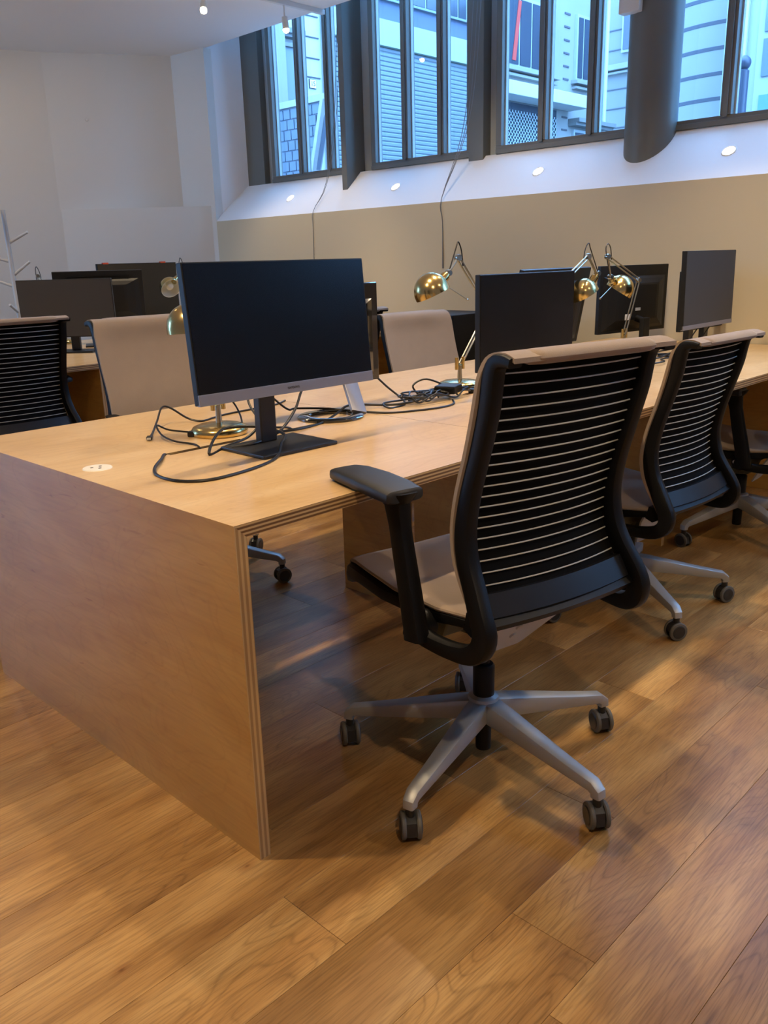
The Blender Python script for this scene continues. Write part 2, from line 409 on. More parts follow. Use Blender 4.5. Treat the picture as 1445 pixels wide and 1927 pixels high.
# splayed left jamb
struct(MB().prism([(3.70, 5.19), (4.04, 5.095), (4.30, 5.095), (4.30, 5.60), (3.70, 5.60)], 1.575, 4.2).build('trim_2', 'sill', smooth=False), 'white splayed jamb left of the windows')
struct(MB().box(3.72, 4.3, -4.2, 5.6, 4.1, 4.2).build('trim_3', 'sill', smooth=False), 'head of the window recess')
struct(MB().box(3.72, 3.78, -4.2, 5.2, ZC+.12, 4.1).build('trim_4', 'sill', smooth=False), 'wall above the ceiling edge')
# angled niche walls at the back
def wallseg(name, a, b, z0, z1, m, t=0.12, label=None):
    a = Vector(a); b = Vector(b); d = (b-a).normalized(); n = Vector((-d.y, d.x))*t
    return struct(MB().prism([a, b, b+n, a+n], z0, z1).build(name, m, smooth=False), label)
wallseg('wall_back', (2.762, 6.116), (3.66, 5.585), 0, ZC, 'wall', label='pale niche wall in the far corner')
wallseg('wall_back_2', (3.66, 5.585), (3.70, 5.16), 0, ZC, 'wall', label='short return wall beside the window jamb')
wallseg('wall_left', (-3.0, 8.4), (2.762, 6.116), 0, ZC, 'wall', label='plain white wall behind the coat rack')
struct(MB().prism([(3.70, 5.21), (2.768, 6.108), (2.80, 6.14), (3.72, 5.62)], 0, 1.705).build('wall_ledge', 'wall', smooth=False), 'boxed out low wall with a ledge in the corner')
struct(MB().box(-3.7, -3.6, -4.2, 3.6, 0, ZC).box(-3.7, -3.6, 3.6, 7.0, 0, ZC).box(-3.7, -3.6, 7.0, 8.0, 0, 1.2).box(-3.7, -3.6, 7.0, 8.0, 2.7, ZC).box(-3.7, -3.6, 8.0, 8.9, 0, ZC).build('wall_rear', 'wall', smooth=False))  # gap in this unseen wall added to bring daylight onto the left walls
struct(MB().box(-3.6, 4.3, -4.3, -4.2, 0, 4.1).build('wall_front', 'wall', smooth=False))
tag(MB().lathe([(0.0, 0.004), (0.010, 0.004), (0.013, 0.0)], (3.02, 5.95, 2.42), (-0.5, -0.86, 0), 12).build('wall_plug', 'white'), 'small white plug on the upper wall of the far niche', 'wall plug')

# ------------------------------------------------------------------ windows
XG = 4.06
ZB, ZT = 1.868, 4.05
bays = [(3.94, 4.75, (4.37, 4.03)), (2.61, 3.57, (3.22, 2.885)), (1.41, 2.41, (2.05, 1.70)), (0.20, 1.245, (0.87, 0.53)),
        (-1.00, 0.05, (-.33, -.67)), (-2.2, -1.15, (-1.5, -1.85)), (-3.4, -2.35, (-2.7, -3.05))]
for i, (y0, y1, ms) in enumerate(bays):
    if i == 0: y0 = 3.74
    w = empty('window_%d' % (i+1), (XG, (y0+y1)/2, ZB)); struct(w)
    w['label'] = ['window at the far left with a stone facade behind it', 'window in front of the grey roller shutter', 'window left of the round column', 'window right of the round column with a bollard outside'][i] if i < 4 else 'window outside the picture'
    oy = (y0+y1)/2
    def B(mb, n, m, bev=0.003):
        o = mb.build(n, m, w, smooth=False, bev=bev); o.location = (-XG, -oy, -ZB); return o
    f = MB(); f.box(XG-.04, XG+.04, y0, y1, ZB, ZB+.05); f.box(XG-.04, XG+.04, y0, y0+.045, ZB+.05, ZT); f.box(XG-.04, XG+.04, y1-.045, y1, ZB+.05, ZT)
    f.box(XG-.055, XG-.03, y0+.01, y1-.01, ZB+.0, ZB+.028)
    B(f, 'window_frame', 'frame')
    for mm in ms:
        o = MB().box(XG-.045, XG+.04, mm-.03, mm+.03, ZB+.05, ZT).box(XG-.055, XG-.045, mm-.012, mm+.012, ZB+.04, ZT).build('mullion', 'frame', w, smooth=False, bev=0.003)
        o.location = (-XG, -oy, -ZB)
    ed = [y0+.045] + sorted([m_+s_ for m_ in ms for s_ in (-.03, .03)]) + [y1-.045]
    for k in range(0, len(ed), 2):
        # silver glazing beads
        bd = MB(); bd.box(XG-.005, XG+.018, ed[k], ed[k]+.010, ZB+.05, ZT); bd.box(XG-.005, XG+.018, ed[k+1]-.010, ed[k+1], ZB+.05, ZT)
        B(bd, 'glazing_bead', 'frame_lt', 0)
        B(MB().box(XG+.020, XG+.024, ed[k], ed[k+1], ZB+.05, ZT), 'pane', 'glass', 0)
# posts between the windows
def post(y0, y1, xf, xb, lt, label):
    p_ = empty('window_post', (xf, (y0+y1)/2, ZB)); p_['kind'] = 'structure'; p_['label'] = label
    o = MB().box(xf, xb, y0, y1, 1.60, ZT).build('post', 'frame', p_, smooth=False, bev=0.004); o.location = (-xf, -(y0+y1)/2, -ZB)
    if lt:
        o = MB().prism([(xb-.03, lt[0]), (xb-.03, lt[1]), (xb+.01, lt[1]), (xb+.01, lt[0])], 1.84, ZT).build('reveal', 'frame_lt', p_, smooth=False); o.location = (-xf, -(y0+y1)/2, -ZB)  # paler than its post: daylight painted onto the same grey
post(4.87, 5.14, 4.03, 4.12, (4.75, 4.87), 'wide grey post at the left jamb')
post(3.69, 3.745, 3.875, 4.10, (3.57, 3.69), 'deep grey fin between the first two windows')
post(2.49, 2.615, 3.99, 4.10, (2.41, 2.49), 'grey post between second and third window')
post(0.05, 0.20, 3.99, 4.10, None, 'grey post outside the picture'); post(-1.15, -1.0, 3.99, 4.10, None, 'grey post outside the picture')
post(-2.35, -2.2, 3.99, 4.10, None, 'grey post outside the picture'); post(-4.2, -3.4, 3.99, 4.10, None, 'grey panel outside the picture')
cp = MB().tube([(3.985, 1.285, 1.66), (3.985, 1.285, ZT)], 0.145, 40).build('window_column', 'frame'); struct(cp, 'round dark grey column between the third and fourth window')
tag(MB().box(3.80, 3.86, 1.30, 1.42, 2.47, 3.2).build('cable_boxing', 'white', bev=0.004), 'white boxing on the round column above the sill', 'boxing')
# lights set in the sill
sn = Vector((-0.293, 0, 0.32)).normalized()
for k, yy in enumerate((4.337, 3.168, 1.955, 0.763)):
    t = empty('sill_light', (3.853, yy, 1.715))
    tag(t, ['round lit downlight in the white sill, leftmost of four, below the far left window', 'round lit downlight in the white sill below the roller shutter window', 'round lit downlight in the white sill left of the round column', 'round lit downlight in the white sill right of the round column'][k], 'light', 'lights set into the window sill')
    MB().lathe([(0.030, 0.0), (0.036, 0.004), (0.040, 0.0)], (0, 0, 0.0), sn, 28).build('rim', 'white', t)
    MB().lathe([(0.0, 0.003), (0.031, 0.002)], (0, 0, 0), sn, 28).build('lens', 'bulb_w', t)

# blind cords hanging by the windows
def cord(pts, label, r=0.0022, grp='blind cords by the windows'):
    tag(MB().tube(spline(pts, 4), r, 6).build('blind_cord', 'cord' if 'cord' in M else 'silver'), label, 'cord', grp)
M['cord'] = mat('grey_cord', srgb(120, 122, 126), 0.6)
for k, yo in enumerate((0.0, 0.03, 0.07)):
    cord([(3.90, 2.40+yo, 3.6), (3.89, 2.46+yo*.8, 2.5), (3.87, 2.54+yo*.5, 2.0), (3.70, 2.61, 1.60), (3.694, 2.60, 1.45), (3.694, 2.595+.004*k, 1.15)],
         'thin grey blind cord in front of the shutter window, %s of three' % ('leftmost', 'middle', 'rightmost')[2-k])
for k, yo in enumerate((0.0, 0.04)):
    cord([(3.90, 3.66+yo, 3.6), (3.88, 3.78+yo*.6, 2.3), (3.86, 3.90+yo*.3, 1.80), (3.70, 3.895, 1.59), (3.694, 3.90, 1.45), (3.694, 3.915, 1.0)],
         'thin grey blind cord beside the deep window fin, %s of two' % ('right one', 'left one')[k])

# ------------------------------------------------------------------ ceiling track and lamps
tk = tag(MB().box(2.90, 3.735, 3.71, 3.74, ZC-.032, ZC).build('ceiling_track', 'white', bev=0.003), 'white lamp track on the ceiling edge near the windows', 'track')
def track_lamp(x, y, label, aim=(0, 0, -1)):
    t = empty('track_lamp', (x, y, ZC)); tag(t, label, 'lamp', 'ceiling lamps')
    MB().tube([(0, 0, -.03), (0, 0, -.10)], 0.006, 8).build('stem', 'white', t)
    a = Vector(aim).normalized(); o = Vector((0, 0, -.10))
    MB().lathe([(0.001, 0), (0.019, 0.002), (0.021, 0.02), (0.022, 0.075), (0.020, 0.078)], o, a, 20).build('lamp_head', 'white', t)
    MB().lathe([(0.020, 0.070), (0.022, 0.088), (0.012, 0.10), (0.0, 0.102)], o, a, 20).build('bulb', 'bulb', t)
track_lamp(3.37, 3.725, 'white track lamp with lit bulb at the ceiling edge by the window', (0.05, -0.05, -1))
track_lamp(2.76, 3.80, 'lit ceiling lamp seen left of the track lamp by the window', (-.4, -.5, -.7))

# ================================================================== MAIN DESK
TH = 0.028
H = 0.74
Wd = 1.30
XD0, XD1 = 0.0, 3.69
dk = tag(empty('office_bench_desk', (0, 0, 0)), 'long birch plywood bench desk with closed end panel in the foreground', 'desk')
def deskpanel(mb, name, mats, parent, bev=0.0009):
    return mb.build(name, mats, parent, smooth=False, bev=bev, seg=1)
# tabletops in three modules with the cable slots cut through
slots = [(0.27, 0.51), (0.69, 0.81), (1.50, 1.74), (1.95, 2.07), (2.70, 2.94)]
def tabletop(x0, x1, y0, y1, ys, par, slots, off):
    mis = [0, 0, 1, 1, 1, 1]
    mb = MB()
    mb.box(x0, x1, y0, ys-.012, H-TH, H, mis=mis)
    mb.box(x0, x1, ys+.012, y1, H-TH, H, mis=mis)
    cuts = [x0] + [c for s_ in slots if s_[0] > x0 and s_[1] < x1 for c in s_] + [x1]
    for k in range(0, len(cuts), 2): mb.box(cuts[k], cuts[k+1], ys-.012, ys+.012, H-TH, H, mis=[0, 0, 0, 0, 0, 0])
    return mb.build('tabletop', ['ply_top', 'edge_z'], par, smooth=False)
tabletop(XD0+TH, 1.019, 0, Wd, .652, dk, slots, 0)
o = MB().prism([(0.0002, H), (TH, H), (TH, H-TH)], 0, Wd, 'y').build('top_mitre', ['ply_top', 'edge_z'], dk, smooth=False)
for pl in o.data.polygons:
    if abs(pl.normal.y) > .9: pl.material_index = 1
tabletop(1.021, 2.399, 0, Wd, .652, dk, slots, 0)
tabletop(2.401, XD1, 0, Wd, .652, dk, slots, 0)
# closed end panel
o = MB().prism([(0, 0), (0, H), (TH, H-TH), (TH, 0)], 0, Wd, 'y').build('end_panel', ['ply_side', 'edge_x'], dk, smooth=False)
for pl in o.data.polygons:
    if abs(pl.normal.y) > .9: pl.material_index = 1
# raking supports with a cable slot
for sx in (1.20, 2.405):
    mb = MB()
    mb.box(sx, sx+.022, .30, .635, 0, H-TH, mis=[0, 0, 1, 1, 0, 0]); mb.box(sx, sx+.022, .665, 1.0, 0, H-TH, mis=[0, 0, 1, 1, 0, 0])
    mb.box(sx, sx+.022, .635, .665, .402, H-TH); mb.box(sx, sx+.022, .635, .665, 0, .14)
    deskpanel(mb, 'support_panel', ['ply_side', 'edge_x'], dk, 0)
# screw caps of the support slot
MB().lathe([(0.0, .003), (.006, .002), (.007, 0)], (1.2, .65, .42), (-1, 0, 0), 12).build('screw', 'steel', dk)
# desk modesty box at the wall end
deskpanel(MB().box(3.60, 3.62, .05, 1.25, .0, H-TH), 'wall_panel', ['ply_side'], dk)
# white grommet disc
g = tag(empty('socket_cap', (0.076, 0.658, H)), 'round white socket cap with small holes on the desk corner', 'socket cap')
MB().lathe([(0.0, .002), (.034, .002), (.036, .0)], (0, 0, 0), (0, 0, 1), 32).build('disc', 'white', g)
for a in (30, 150, 270):
    MB().lathe([(0, .0026), (.004, .0026), (.004, .001)], (.013*math.cos(R(a)), .013*math.sin(R(a)), 0), (0, 0, 1), 10).build('hole', 'text', g)

# second bench behind
dk2 = tag(empty('office_bench_desk', (1.0, 2.87, 0)), 'plywood bench desk in the second row near the far wall', 'desk')
def part2(mb, name, mats, bev=0.0):
    o = mb.build(name, mats, dk2, smooth=False, bev=bev, seg=1); o.location = (-1.0, -2.87, 0); return o
Y2 = 2.87
part2(MB().box(-.4, 3.56, Y2, 4.37, H-TH, H, mis=[0, 0, 1, 1, 1, 1]), 'tabletop', ['ply_top', 'edge_z'])
part2(MB().box(1.265, 1.295, Y2+.012, 3.7, 0, H-TH, mis=[0, 0, 1, 1, 0, 0]), 'support_panel', ['ply_side', 'edge_x'])
part2(MB().box(3.53, 3.56, Y2, 3.30, 0, H-TH, mis=[0, 0, 1, 1, 0, 0]), 'end_panel', ['ply_side', 'edge_x'])
part2(MB().box(-.4, -.37, Y2, 4.37, 0, H-TH, mis=[0, 0, 1, 1, 0, 0]), 'end_panel', ['ply_side', 'edge_x'])
part2(MB().box(-.4, 3.55, 3.70, 3.72, 0.0, H-TH), 'back_panel', ['ply_side'])

# ================================================================== CHAIRS
def make_chair(dz, base_ang, arm_l=True, arm_r=True, arm_dz=0, caster_ang=None, bolt=True):
    """local frame: x to the sitter's right, y forward, z up"""
    c = empty('office_chair')
    # --- five-star base
    MB().lathe([(0.0, .118), (.028, .118), (.036, .124), (.041, .135), (.042, .165), (.036, .182), (.024, .188)], (0, 0, 0), (0, 0, 1), 28).build('base_hub', 'alu', c)
    MB().lathe([(0.0, .037), (.0185, .037), (.0195, .04), (.0195, .13)], (0, 0, 0), (0, 0, 1), 24).build('gas_lift_foot', 'black', c)
    g_ = MB()
    g_.lathe([(.026, .17), (.0265, .262), (.022, .268), (.0135, .269), (.0135, .38+dz)], (0, 0, 0), (0, 0, 1), 24)
    g_.build('gas_lift', 'black', c)
    for k in range(5):
        a = base_ang + k*2*PI/5; d = Vector((math.cos(a), math.sin(a), 0)); sd = Vector((-d.y, d.x, 0))
        pts = [d*r + Vector((0, 0, z)) for r, z in ((.018, .150), (.07, .143), (.15, .130), (.24, .115), (.30, .106), (.335, .101), (.348, .090), (.349, .076))]
        leg = MB().sweep(pts, [.052, .050, .044, .037, .033, .031, .028, .026], [.056, .052, .044, .034, .028, .025, .025, .025], side=sd, c=.16).build('leg', 'alu', c)
        # caster
        ca = random.uniform(0, 2*PI) if caster_ang is None else caster_ang + random.uniform(-.25, .25)
        cs = empty('caster', (d.x*.348, d.y*.348, 0)); cs.parent = c
        ax = Vector((math.cos(ca), math.sin(ca), 0)); fw = Vector((-ax.y, ax.x, 0))
        cs.rotation_euler = (0, 0, ca)
        h = MB(); h.lathe([(.010, .04), (.011, .085)], (0, 0, 0), (0, 0, 1), 12)
        h.prism([(-.027, .018), (-.022, .048), (.0, .060), (.022, .052), (.026, .03), (.01, .016)], -.011, .011, 'x')
        h.build('caster_fork', 'wheel_hub', cs)
        for sg in (-1, 1):
            wmb = MB(); wmb.lathe([(0.0, .0065), (.020, .0070), (.0225, .005), (.029, .0045), (.031, .002), (.031, -.003), (.0285, -.006), (.0, -.006)], (sg*.0175, 0, .031), (sg, 0, 0), 26)
            wo = wmb.build('wheel', ['wheel_hub', 'wheel'], cs)
            for pl in wo.data.polygons:
                cc = pl.center; rr_ = math.hypot(cc.y, cc.z-.03)
                if rr_ > .0245: pl.material_index = 1
    up = []
    def U(o): o.location.z += dz; up.append(o); return o
    # --- seat
    zt = .497
    def seatring(y, zc, hw, th, r=.012):
        return y, zc, hw, th
    prof = [(-.205, .500, .190, .016), (-.19, .503, .208, .020), (-.10, .497, .222, .022), (.05, .496, .226, .022), (.17, .508, .224, .022), (.225, .510, .218, .022), (.262, .500, .208, .020), (.282, .476, .196, .014), (.286, .462, .188, .008)]
    rings = []
    for y, z, hw, th in prof:
        ring = []
        for k in range(24):
            a = 2*PI*k/24; cx = math.copysign(abs(math.cos(a))**.28, math.cos(a)); sz = math.copysign(abs(math.sin(a))**.7, math.sin(a))
            dip = -.006*(1-(cx)**2)
            ring.append((cx*hw, y, z + sz*th*.5 - th*.5 + dip))
        rings.append(ring)
    U(MB().loft(rings).build('seat_cushion', 'fabric', c)).location.z += .014
    pp = [(-.200, .478, .196, .020), (-.185, .478, .214, .030), (-.06, .462, .228, .044), (.10, .458, .231, .046), (.20, .468, .229, .048), (.255, .464, .221, .060), (.283, .450, .208, .066), (.296, .436, .196, .050)]
    rings = []
    for y, z, hw, th in pp:
        ring = []
        for k in range(20):
            a = 2*PI*k/20; cx = math.copysign(abs(math.cos(a))**.3, math.cos(a)); sz = math.copysign(abs(math.sin(a))**.5, math.sin(a))
            ring.append((cx*hw, y, z + sz*th*.5))
        rings.append(ring)
    U(MB().loft(rings).build('seat_pan', 'black', c)).location.z += .014
    # --- mechanism under the seat
    mb = MB(); mb.prism([(-.07, .425), (-.045, .362), (.05, .355), (.13, .375), (.14, .455), (-.07, .455)], -.055, .055, 'x')
    mb.prism([(-.095, .462), (-.075, .415), (.02, .405), (.04, .462)], -.185, .185, 'x')
    U(mb.build('tilt_mechanism', 'mech', c, bev=.006, smooth=False))
    # --- grey plate between column and backrest
    pl = MB(); t0 = Vector((0, -.062, .332)); t1 = Vector((0, -.165, .480)); n = Vector((0, -.82, -.57))*.003
    q = [(-.048, 0.0), (.048, 0.0), (.062, .06), (.175, .80), (.19, 1.0), (-.19, 1.0), (-.175, .80), (-.062, .06)]
    a_ = [t0.lerp(t1, t) + Vector((x, 0, 0)) for x, t in q]
    pl.add([v+n for v in a_] + [v-n for v in a_], [list(range(8)), list(range(15, 7, -1))] + [(i, (i+1) % 8, 8+(i+1) % 8, 8+i) for i in range(8)])
    U(pl.build('back_plate', 'plate', c, smooth=False))
    for t in (.30, .50):
        U(MB().lathe([(0, .004), (.008, .004), (.010, .0)], t0.lerp(t1, t)+n+Vector((.004, 0, 0)), n, 14).build('bolt', 'plate', c))
    # --- side frames of the back
    cl = [(-.318, 1.031), (-.292, 1.034), (-.270, 1.026), (-.258, .998), (-.250, .95), (-.236, .90), (-.217, .84), (-.199, .78), (-.187, .72), (-.186, .67), (-.198, .62), (-.222, .575), (-.246, .535), (-.262, .500), (-.256, .468), (-.228, .447), (-.18, .440), (-.13, .440), (-.085, .446), (-.05, .452)]
    dep = [.018, .024, .032, .038, .038, .038, .038, .038, .040, .044, .046, .048, .050, .052, .048, .042, .036, .034, .036, .040]
    for sg in (-1, 1):
        xs = [sg*v for v in (.208, .208, .208, .207, .206, .205, .205, .206, .208, .210, .212, .216, .223, .225, .228, .233, .240, .246, .252, .256)]
        pts = spline([(x, y, z) for x, (y, z) in zip(xs, cl)], 3)
        dd = []
        for k in range(len(cl)-1): dd += [dep[k]+(dep[k+1]-dep[k])*j/3 for j in range(3)]
        dd.append(dep[-1])
        U(MB().sweep(pts, .033, dd, side=(1, 0, 0), c=.28).build('back_frame', 'black', c))
    # --- arms
    for sg, on_ in ((-1, arm_l), (1, arm_r)):
        if not on_: continue
        X = sg*.268
        mb = MB().sweep([(X, -.095, .44), (X, -.090, .47), (X, -.072, .55), (X, -.055, .62), (X, -.042, .68), (X, -.034, .725), (X, -.03, .748)], [.036, .036, .034, .033, .032, .036, .050], [.060, .056, .054, .052, .050, .060, .110], side=(1, 0, 0), c=.3)
        U(mb.build('arm_post', 'black', c)).location.z += arm_dz*.5
        mb = MB()
        rings = []
        for y, hw, zt_, th in ((-.066, .040, .757, .020), (-.062, .046, .762, .028), (-.02, .050, .768, .032), (.06, .050, .772, .032), (.13, .046, .772, .030), (.170, .040, .768, .026), (.186, .030, .763, .018)):
            rings.append([(X+math.copysign(abs(math.cos(2*PI*k/20))**.42, math.cos(2*PI*k/20))*hw, y, zt_-th/2+math.copysign(abs(math.sin(2*PI*k/20))**.55, math.sin(2*PI*k/20))*th/2) for k in range(20)])
        U(mb.loft(rings).build('arm_pad', 'black_arm', c)).location.z += arm_dz
        # pivot housing below the seat
        mb = MB().lathe([(0, -.022), (.028, -.022), (.034, -.016), (.034, .016), (.028, .022), (0, .022)], (sg*.235, -.070, .458), (1, 0, 0), 28)
        U(mb.build('arm_pivot', 'black', c))
        if bolt: U(MB().lathe([(0, .006), (.007, .005), (.009, 0)], (sg*.257, -.052, .458), (sg, 0, 0), 14).build('pivot_bolt', 'badge', c))
    # --- back fabric (front) and mesh (rear), both bowed backwards
    fr = [(-.325, 1.040), (-.300, 1.048), (-.270, 1.047), (-.248, 1.036), (-.236, 1.012), (-.226, .97), (-.212, .91), (-.192, .84), (-.172, .78), (-.158, .72), (-.155, .67), (-.164, .62), (-.186, .575), (-.214, .53), (-.228, .505)]
    fr = spline([(0, y, z) for y, z in fr], 2)
    def sheet(off, x0, bowk, z_hi=9, z_lo=-9, th=.008):
        rows = []
        for i, p in enumerate(fr):
            if p.z > z_hi or p.z < z_lo: continue
            a = fr[max(0, i-1)]; b = fr[min(len(fr)-1, i+1)]; t = (b-a).normalized(); nn = Vector((0, t.z, -t.y))  # towards the rear
            if nn.y > 0 and p.z < 1.03: nn = -nn
            if p.z >= 1.03: nn = Vector((0, 0, -1)).lerp(Vector((0, -1, 0)), max(0, min(1, (1.048-p.z)/.02)) if p.y > -.25 else 0).normalized()
            rows.append((p, nn))
        NX = 14; F, Bk = [], []
        for p, nn in rows:
            k = max(0, min(1, (1.03-p.z)/.06))
            fr_row, bk_row = [], []
            for j in range(NX+1):
                u = -1 + 2*j/NX; x = u*x0*(1 if p.z < 1.0 else max(.955, 1-(p.z-1.0)))
                bw = bowk*(1-u*u)*k
                q = p + nn*off + Vector((x, -bw, 0))
                fr_row.append(q); bk_row.append(q+nn*th)
            F.append(fr_row); Bk.append(bk_row)
        rings = [fr_ + bk_[::-1] for fr_, bk_ in zip(F, Bk)]
        return MB().loft(rings)
    U(sheet(0.0, .226, .020, th=.009).build('backrest_fabric', 'fabric', c, ang=60))
    U(sheet(.015, .194, .020, z_hi=1.034, z_lo=.50, th=.004).build('backrest_mesh', 'mesh', c))
    # soft rolled top edge between the horns
    rings = []
    for k in range(25):
        u = -1+2*k/24; x = u*.186; r0 = .0135*(1-abs(u)**14)*(1 if abs(u) < .84 else .35)+.0015
        rings.append([(x, -.296+math.cos(2*PI*j/12)*.033*(r0/.015), 1.036+math.sin(2*PI*j/12)*r0) for j in range(12)])
    U(MB().loft(rings).build('top_roll', 'fabric', c))
    # --- wires
    wp = []
    for k in range(21):
        z = 1.006 - k*(1.006-.578)/19.0 + .0
        if k == 20: break
        wp.append(z)
    def yat(z):
        best = min(fr, key=lambda q: abs(q.z-z) + (5 if q.z > 1.03 else 0)); return best.y
    frs = [q for q in fr if q.z < 1.03]
    def yint(z):
        for a, b in zip(frs, frs[1:]):
            if a.z >= z >= b.z: return a.y + (b.y-a.y)*(a.z-z)/(a.z-b.z)
        return frs[0].y
    wm = MB().tube([(-.19+.38*j/12, -.022*(1-(-1+j/6)**2), 0) for j in range(13)], .00165, 6).build('wire', 'wire', c)
    wm.location = (0, yint(wp[0])-.026, wp[0]+dz)
    for z in wp[1:]:
        o = bpy.data.objects.new('wire', wm.data); COL.objects.link(o); o.parent = c; o.location = (0, yint(z)-.026, z+dz)
    # --- lower rail
    rings = []
    for j in range(13):
        u = -1+j/6; x = u*.203; bw = .020*(1-u*u)
        rings.append([(x, -.205-bw, .562), (x, -.226-bw, .566), (x, -.252-bw, .524), (x, -.248-bw, .518), (x, -.222, .515)])
    U(MB().loft(rings).build('lower_rail', 'rail', c, ang=25))
    rings = []
    for j in range(13):
        u = -1+j/6; x = u*.212; bw = .016*(1-u*u)
        rings.append([(x, -.190, .520), (x, -.250-bw, .520), (x, -.262-bw, .510), (x, -.256-bw, .498), (x, -.205, .470), (x, -.180, .480)])
    U(MB().loft(rings).build('lower_cover', 'black', c, ang=25))
    return c

CH = [  # x, y, rotz, dz, base angle (world deg), label
    (.611, -.120, -11.9, 0.0, 118.8, 'nearest black-backed office chair with white wires, its armrest over the desk edge'),
    (1.775, .128, -2.5, -.085, -124.0, 'black-backed office chair second along the near side of the desk, right behind the nearest chair'),
    (2.80, .14, 3.0, -.080, 165.0, 'office chair cut off by the right edge, its black armrest under the desk'),
    (.82, 2.985, -1.5, -.048, 20.0, 'black-backed office chair cut off by the left edge, facing the second row desk'),
    (.90, 1.53, 176.0, -.025, -59.0, 'taupe chair seen from the front behind the large silver-edged monitor'),
    (2.30, 1.37, 174.0, -.087, -54.0, 'taupe chair seen from the front between the brass lamp and the black monitor'),
    (2.28, 2.30, 0.0, -.075, 30.0, 'office chair mostly hidden behind the silver-edged monitor, only its top corner showing'),
]
for i, (x, y, rz, dz, ba, lab) in enumerate(CH):
    random.seed(20+i)
    c = make_chair(dz, R(ba-rz), arm_dz={3: -.03, 4: -.085, 5: -.03}.get(i, 0), caster_ang=R(-46-rz) if i == 0 else None, bolt=(i == 2))
    c.location = (x, y, 0); c.rotation_euler = (0, 0, R(rz))
    tag(c, lab, 'chair', 'office chairs around the desks')
    if i == 3:
        bpy.context.view_layer.update()
        b_ = MB().box(-.03, .03, -.003, .0, -.005, .005).build('maker_badge', 'badge', c, bev=.001); b_.location = (.0, -.276, .512+dz); b_.rotation_euler = (R(-25), 0, 0)

# ================================================================== MONITORS
def monitor_frame(cen, yaw, tilt):
    """matrix of a panel: local x = right seen from the front, local y = up, local z = out of the screen"""
    n = Vector((math.cos(yaw)*math.cos(tilt), math.sin(yaw)*math.cos(tilt), math.sin(tilt)))
    u = Vector((-math.cos(yaw)*math.sin(tilt), -math.sin(yaw)*math.sin(tilt), math.cos(tilt)))
    r = u.cross(n)
    return Matrix(((r.x, u.x, n.x, cen[0]), (r.y, u.y, n.y, cen[1]), (r.z, u.z, n.z, cen[2]), (0, 0, 0, 1)))
def monitor(cen, yawd, w, h, tilt, label, screen='screen', chin=None, chin_h=.022, stand='plate', zdesk=H, back='bulge', body='dkback', sdist=.10, base=None, thick=.022, nm='computer_monitor'):
    yaw = R(yawd); base_p = Vector((cen[0]-math.cos(yaw)*sdist, cen[1]-math.sin(yaw)*sdist, zdesk))
    t = tag(empty(nm, base_p, yaw+R(90)), label, 'monitor', 'monitors on the desks')
    Ti = (Matrix.Translation(base_p) @ Matrix.Rotation(yaw+R(90), 4, 'Z')).inverted()
    Mx = Ti @ monitor_frame(cen, yaw, tilt)
    def put(mb, name, m, **k):
        o = mb.build(name, m, t, **k); o.matrix_local = Mx; return o
    put(MB().box(-w/2, w/2, -h/2, h/2, -thick, 0), 'housing', body, bev=.0025, smooth=False)
    ch = chin_h if chin else .006
    put(MB().box(-w/2+.003, w/2-.003, -h/2+ch, h/2-.003, 0, .0012), 'screen', screen, smooth=False)
    if chin: put(MB().box(-w/2, w/2, -h/2-.001, -h/2+ch, -.010, .0022), 'chin', chin, bev=.001, smooth=False)
    if back == 'bulge':
        mb = MB(); rings = []
        for s_, z in ((.92, -thick+.001), (.80, -thick-.012), (.62, -thick-.026), (.55, -thick-.028)):
            rings.append([(-w/2*s_, -h/2*s_, z), (w/2*s_, -h/2*s_, z), (w/2*s_, h/2*s_*.75, z), (-w/2*s_, h/2*s_*.75, z)])
        put(mb.loft(rings), 'back_cover', body, smooth=False, bev=.003)
    # stand
    if stand:
        c0 = Vector(cen) - Vector((math.cos(yaw), math.sin(yaw), 0))*.03
        L0 = Ti @ c0
        MB().box(-.026, .026, -.014, .014, .010, L0.z-h*.28).build('stand_pole', 'base_dk' if stand != 'slim' else 'black', t, bev=.004, smooth=False)
        MB().tube([(0, 0, L0.z-h*.28-.02), (L0.x, L0.y, L0.z-h*.28)], .018, 14).build('stand_hinge', 'black', t)
        bw, bd0, bd1 = base or (.24, -.09, .10)
        MB().box(-bw/2, bw/2, -bd1, -bd0, 0, .010).build('stand_base', 'base_dk', t, bev=.003, smooth=False)
    return t, put, Mx
# the front one
tA, putA, MA = monitor((.507, .426, 1.055), 268.7, .56, .325, .085, 'large black monitor with silver lower bezel nearest the camera', chin='silver', chin_h=.026, sdist=.115, base=(.245, -.04, .150))
text_mesh('SAMSUNG', .0085, 'brand_lettering', 'text', tA, MA @ Matrix.Translation((.0, -.325/2+.0125, .0028)))
monitor((1.711, .526, .992), 267, .54, .326, 0.0, 'plain black monitor standing just behind the nearest chair back', screen='screen', sdist=.09)
monitor((3.03, .445, 1.047), 271, .54, .336, .018, 'slim grey-faced monitor at the right end of the desk near the wall', screen='screen_g', chin='silver', chin_h=.018, sdist=.09)
tC, putC, MC = monitor((3.365, 1.02, .982), 79, .54, .343, .012, 'charcoal monitor seen from behind with white sticker, behind the brass lamps', sdist=.10)
putC(MB().box(-.07+.13, -.03+.13, -.105, -.075, -.053, -.0515), 'paper_label', 'label', smooth=False)
putC(MB().box(-.02, .02, -.06, -.045, -.053, -.0515), 'grey_label', 'plate', smooth=False)
monitor((2.45, .935, .989), 90, .54, .345, .19, 'monitor leaning towards the camera, back to back with the plain black one', sdist=.10)
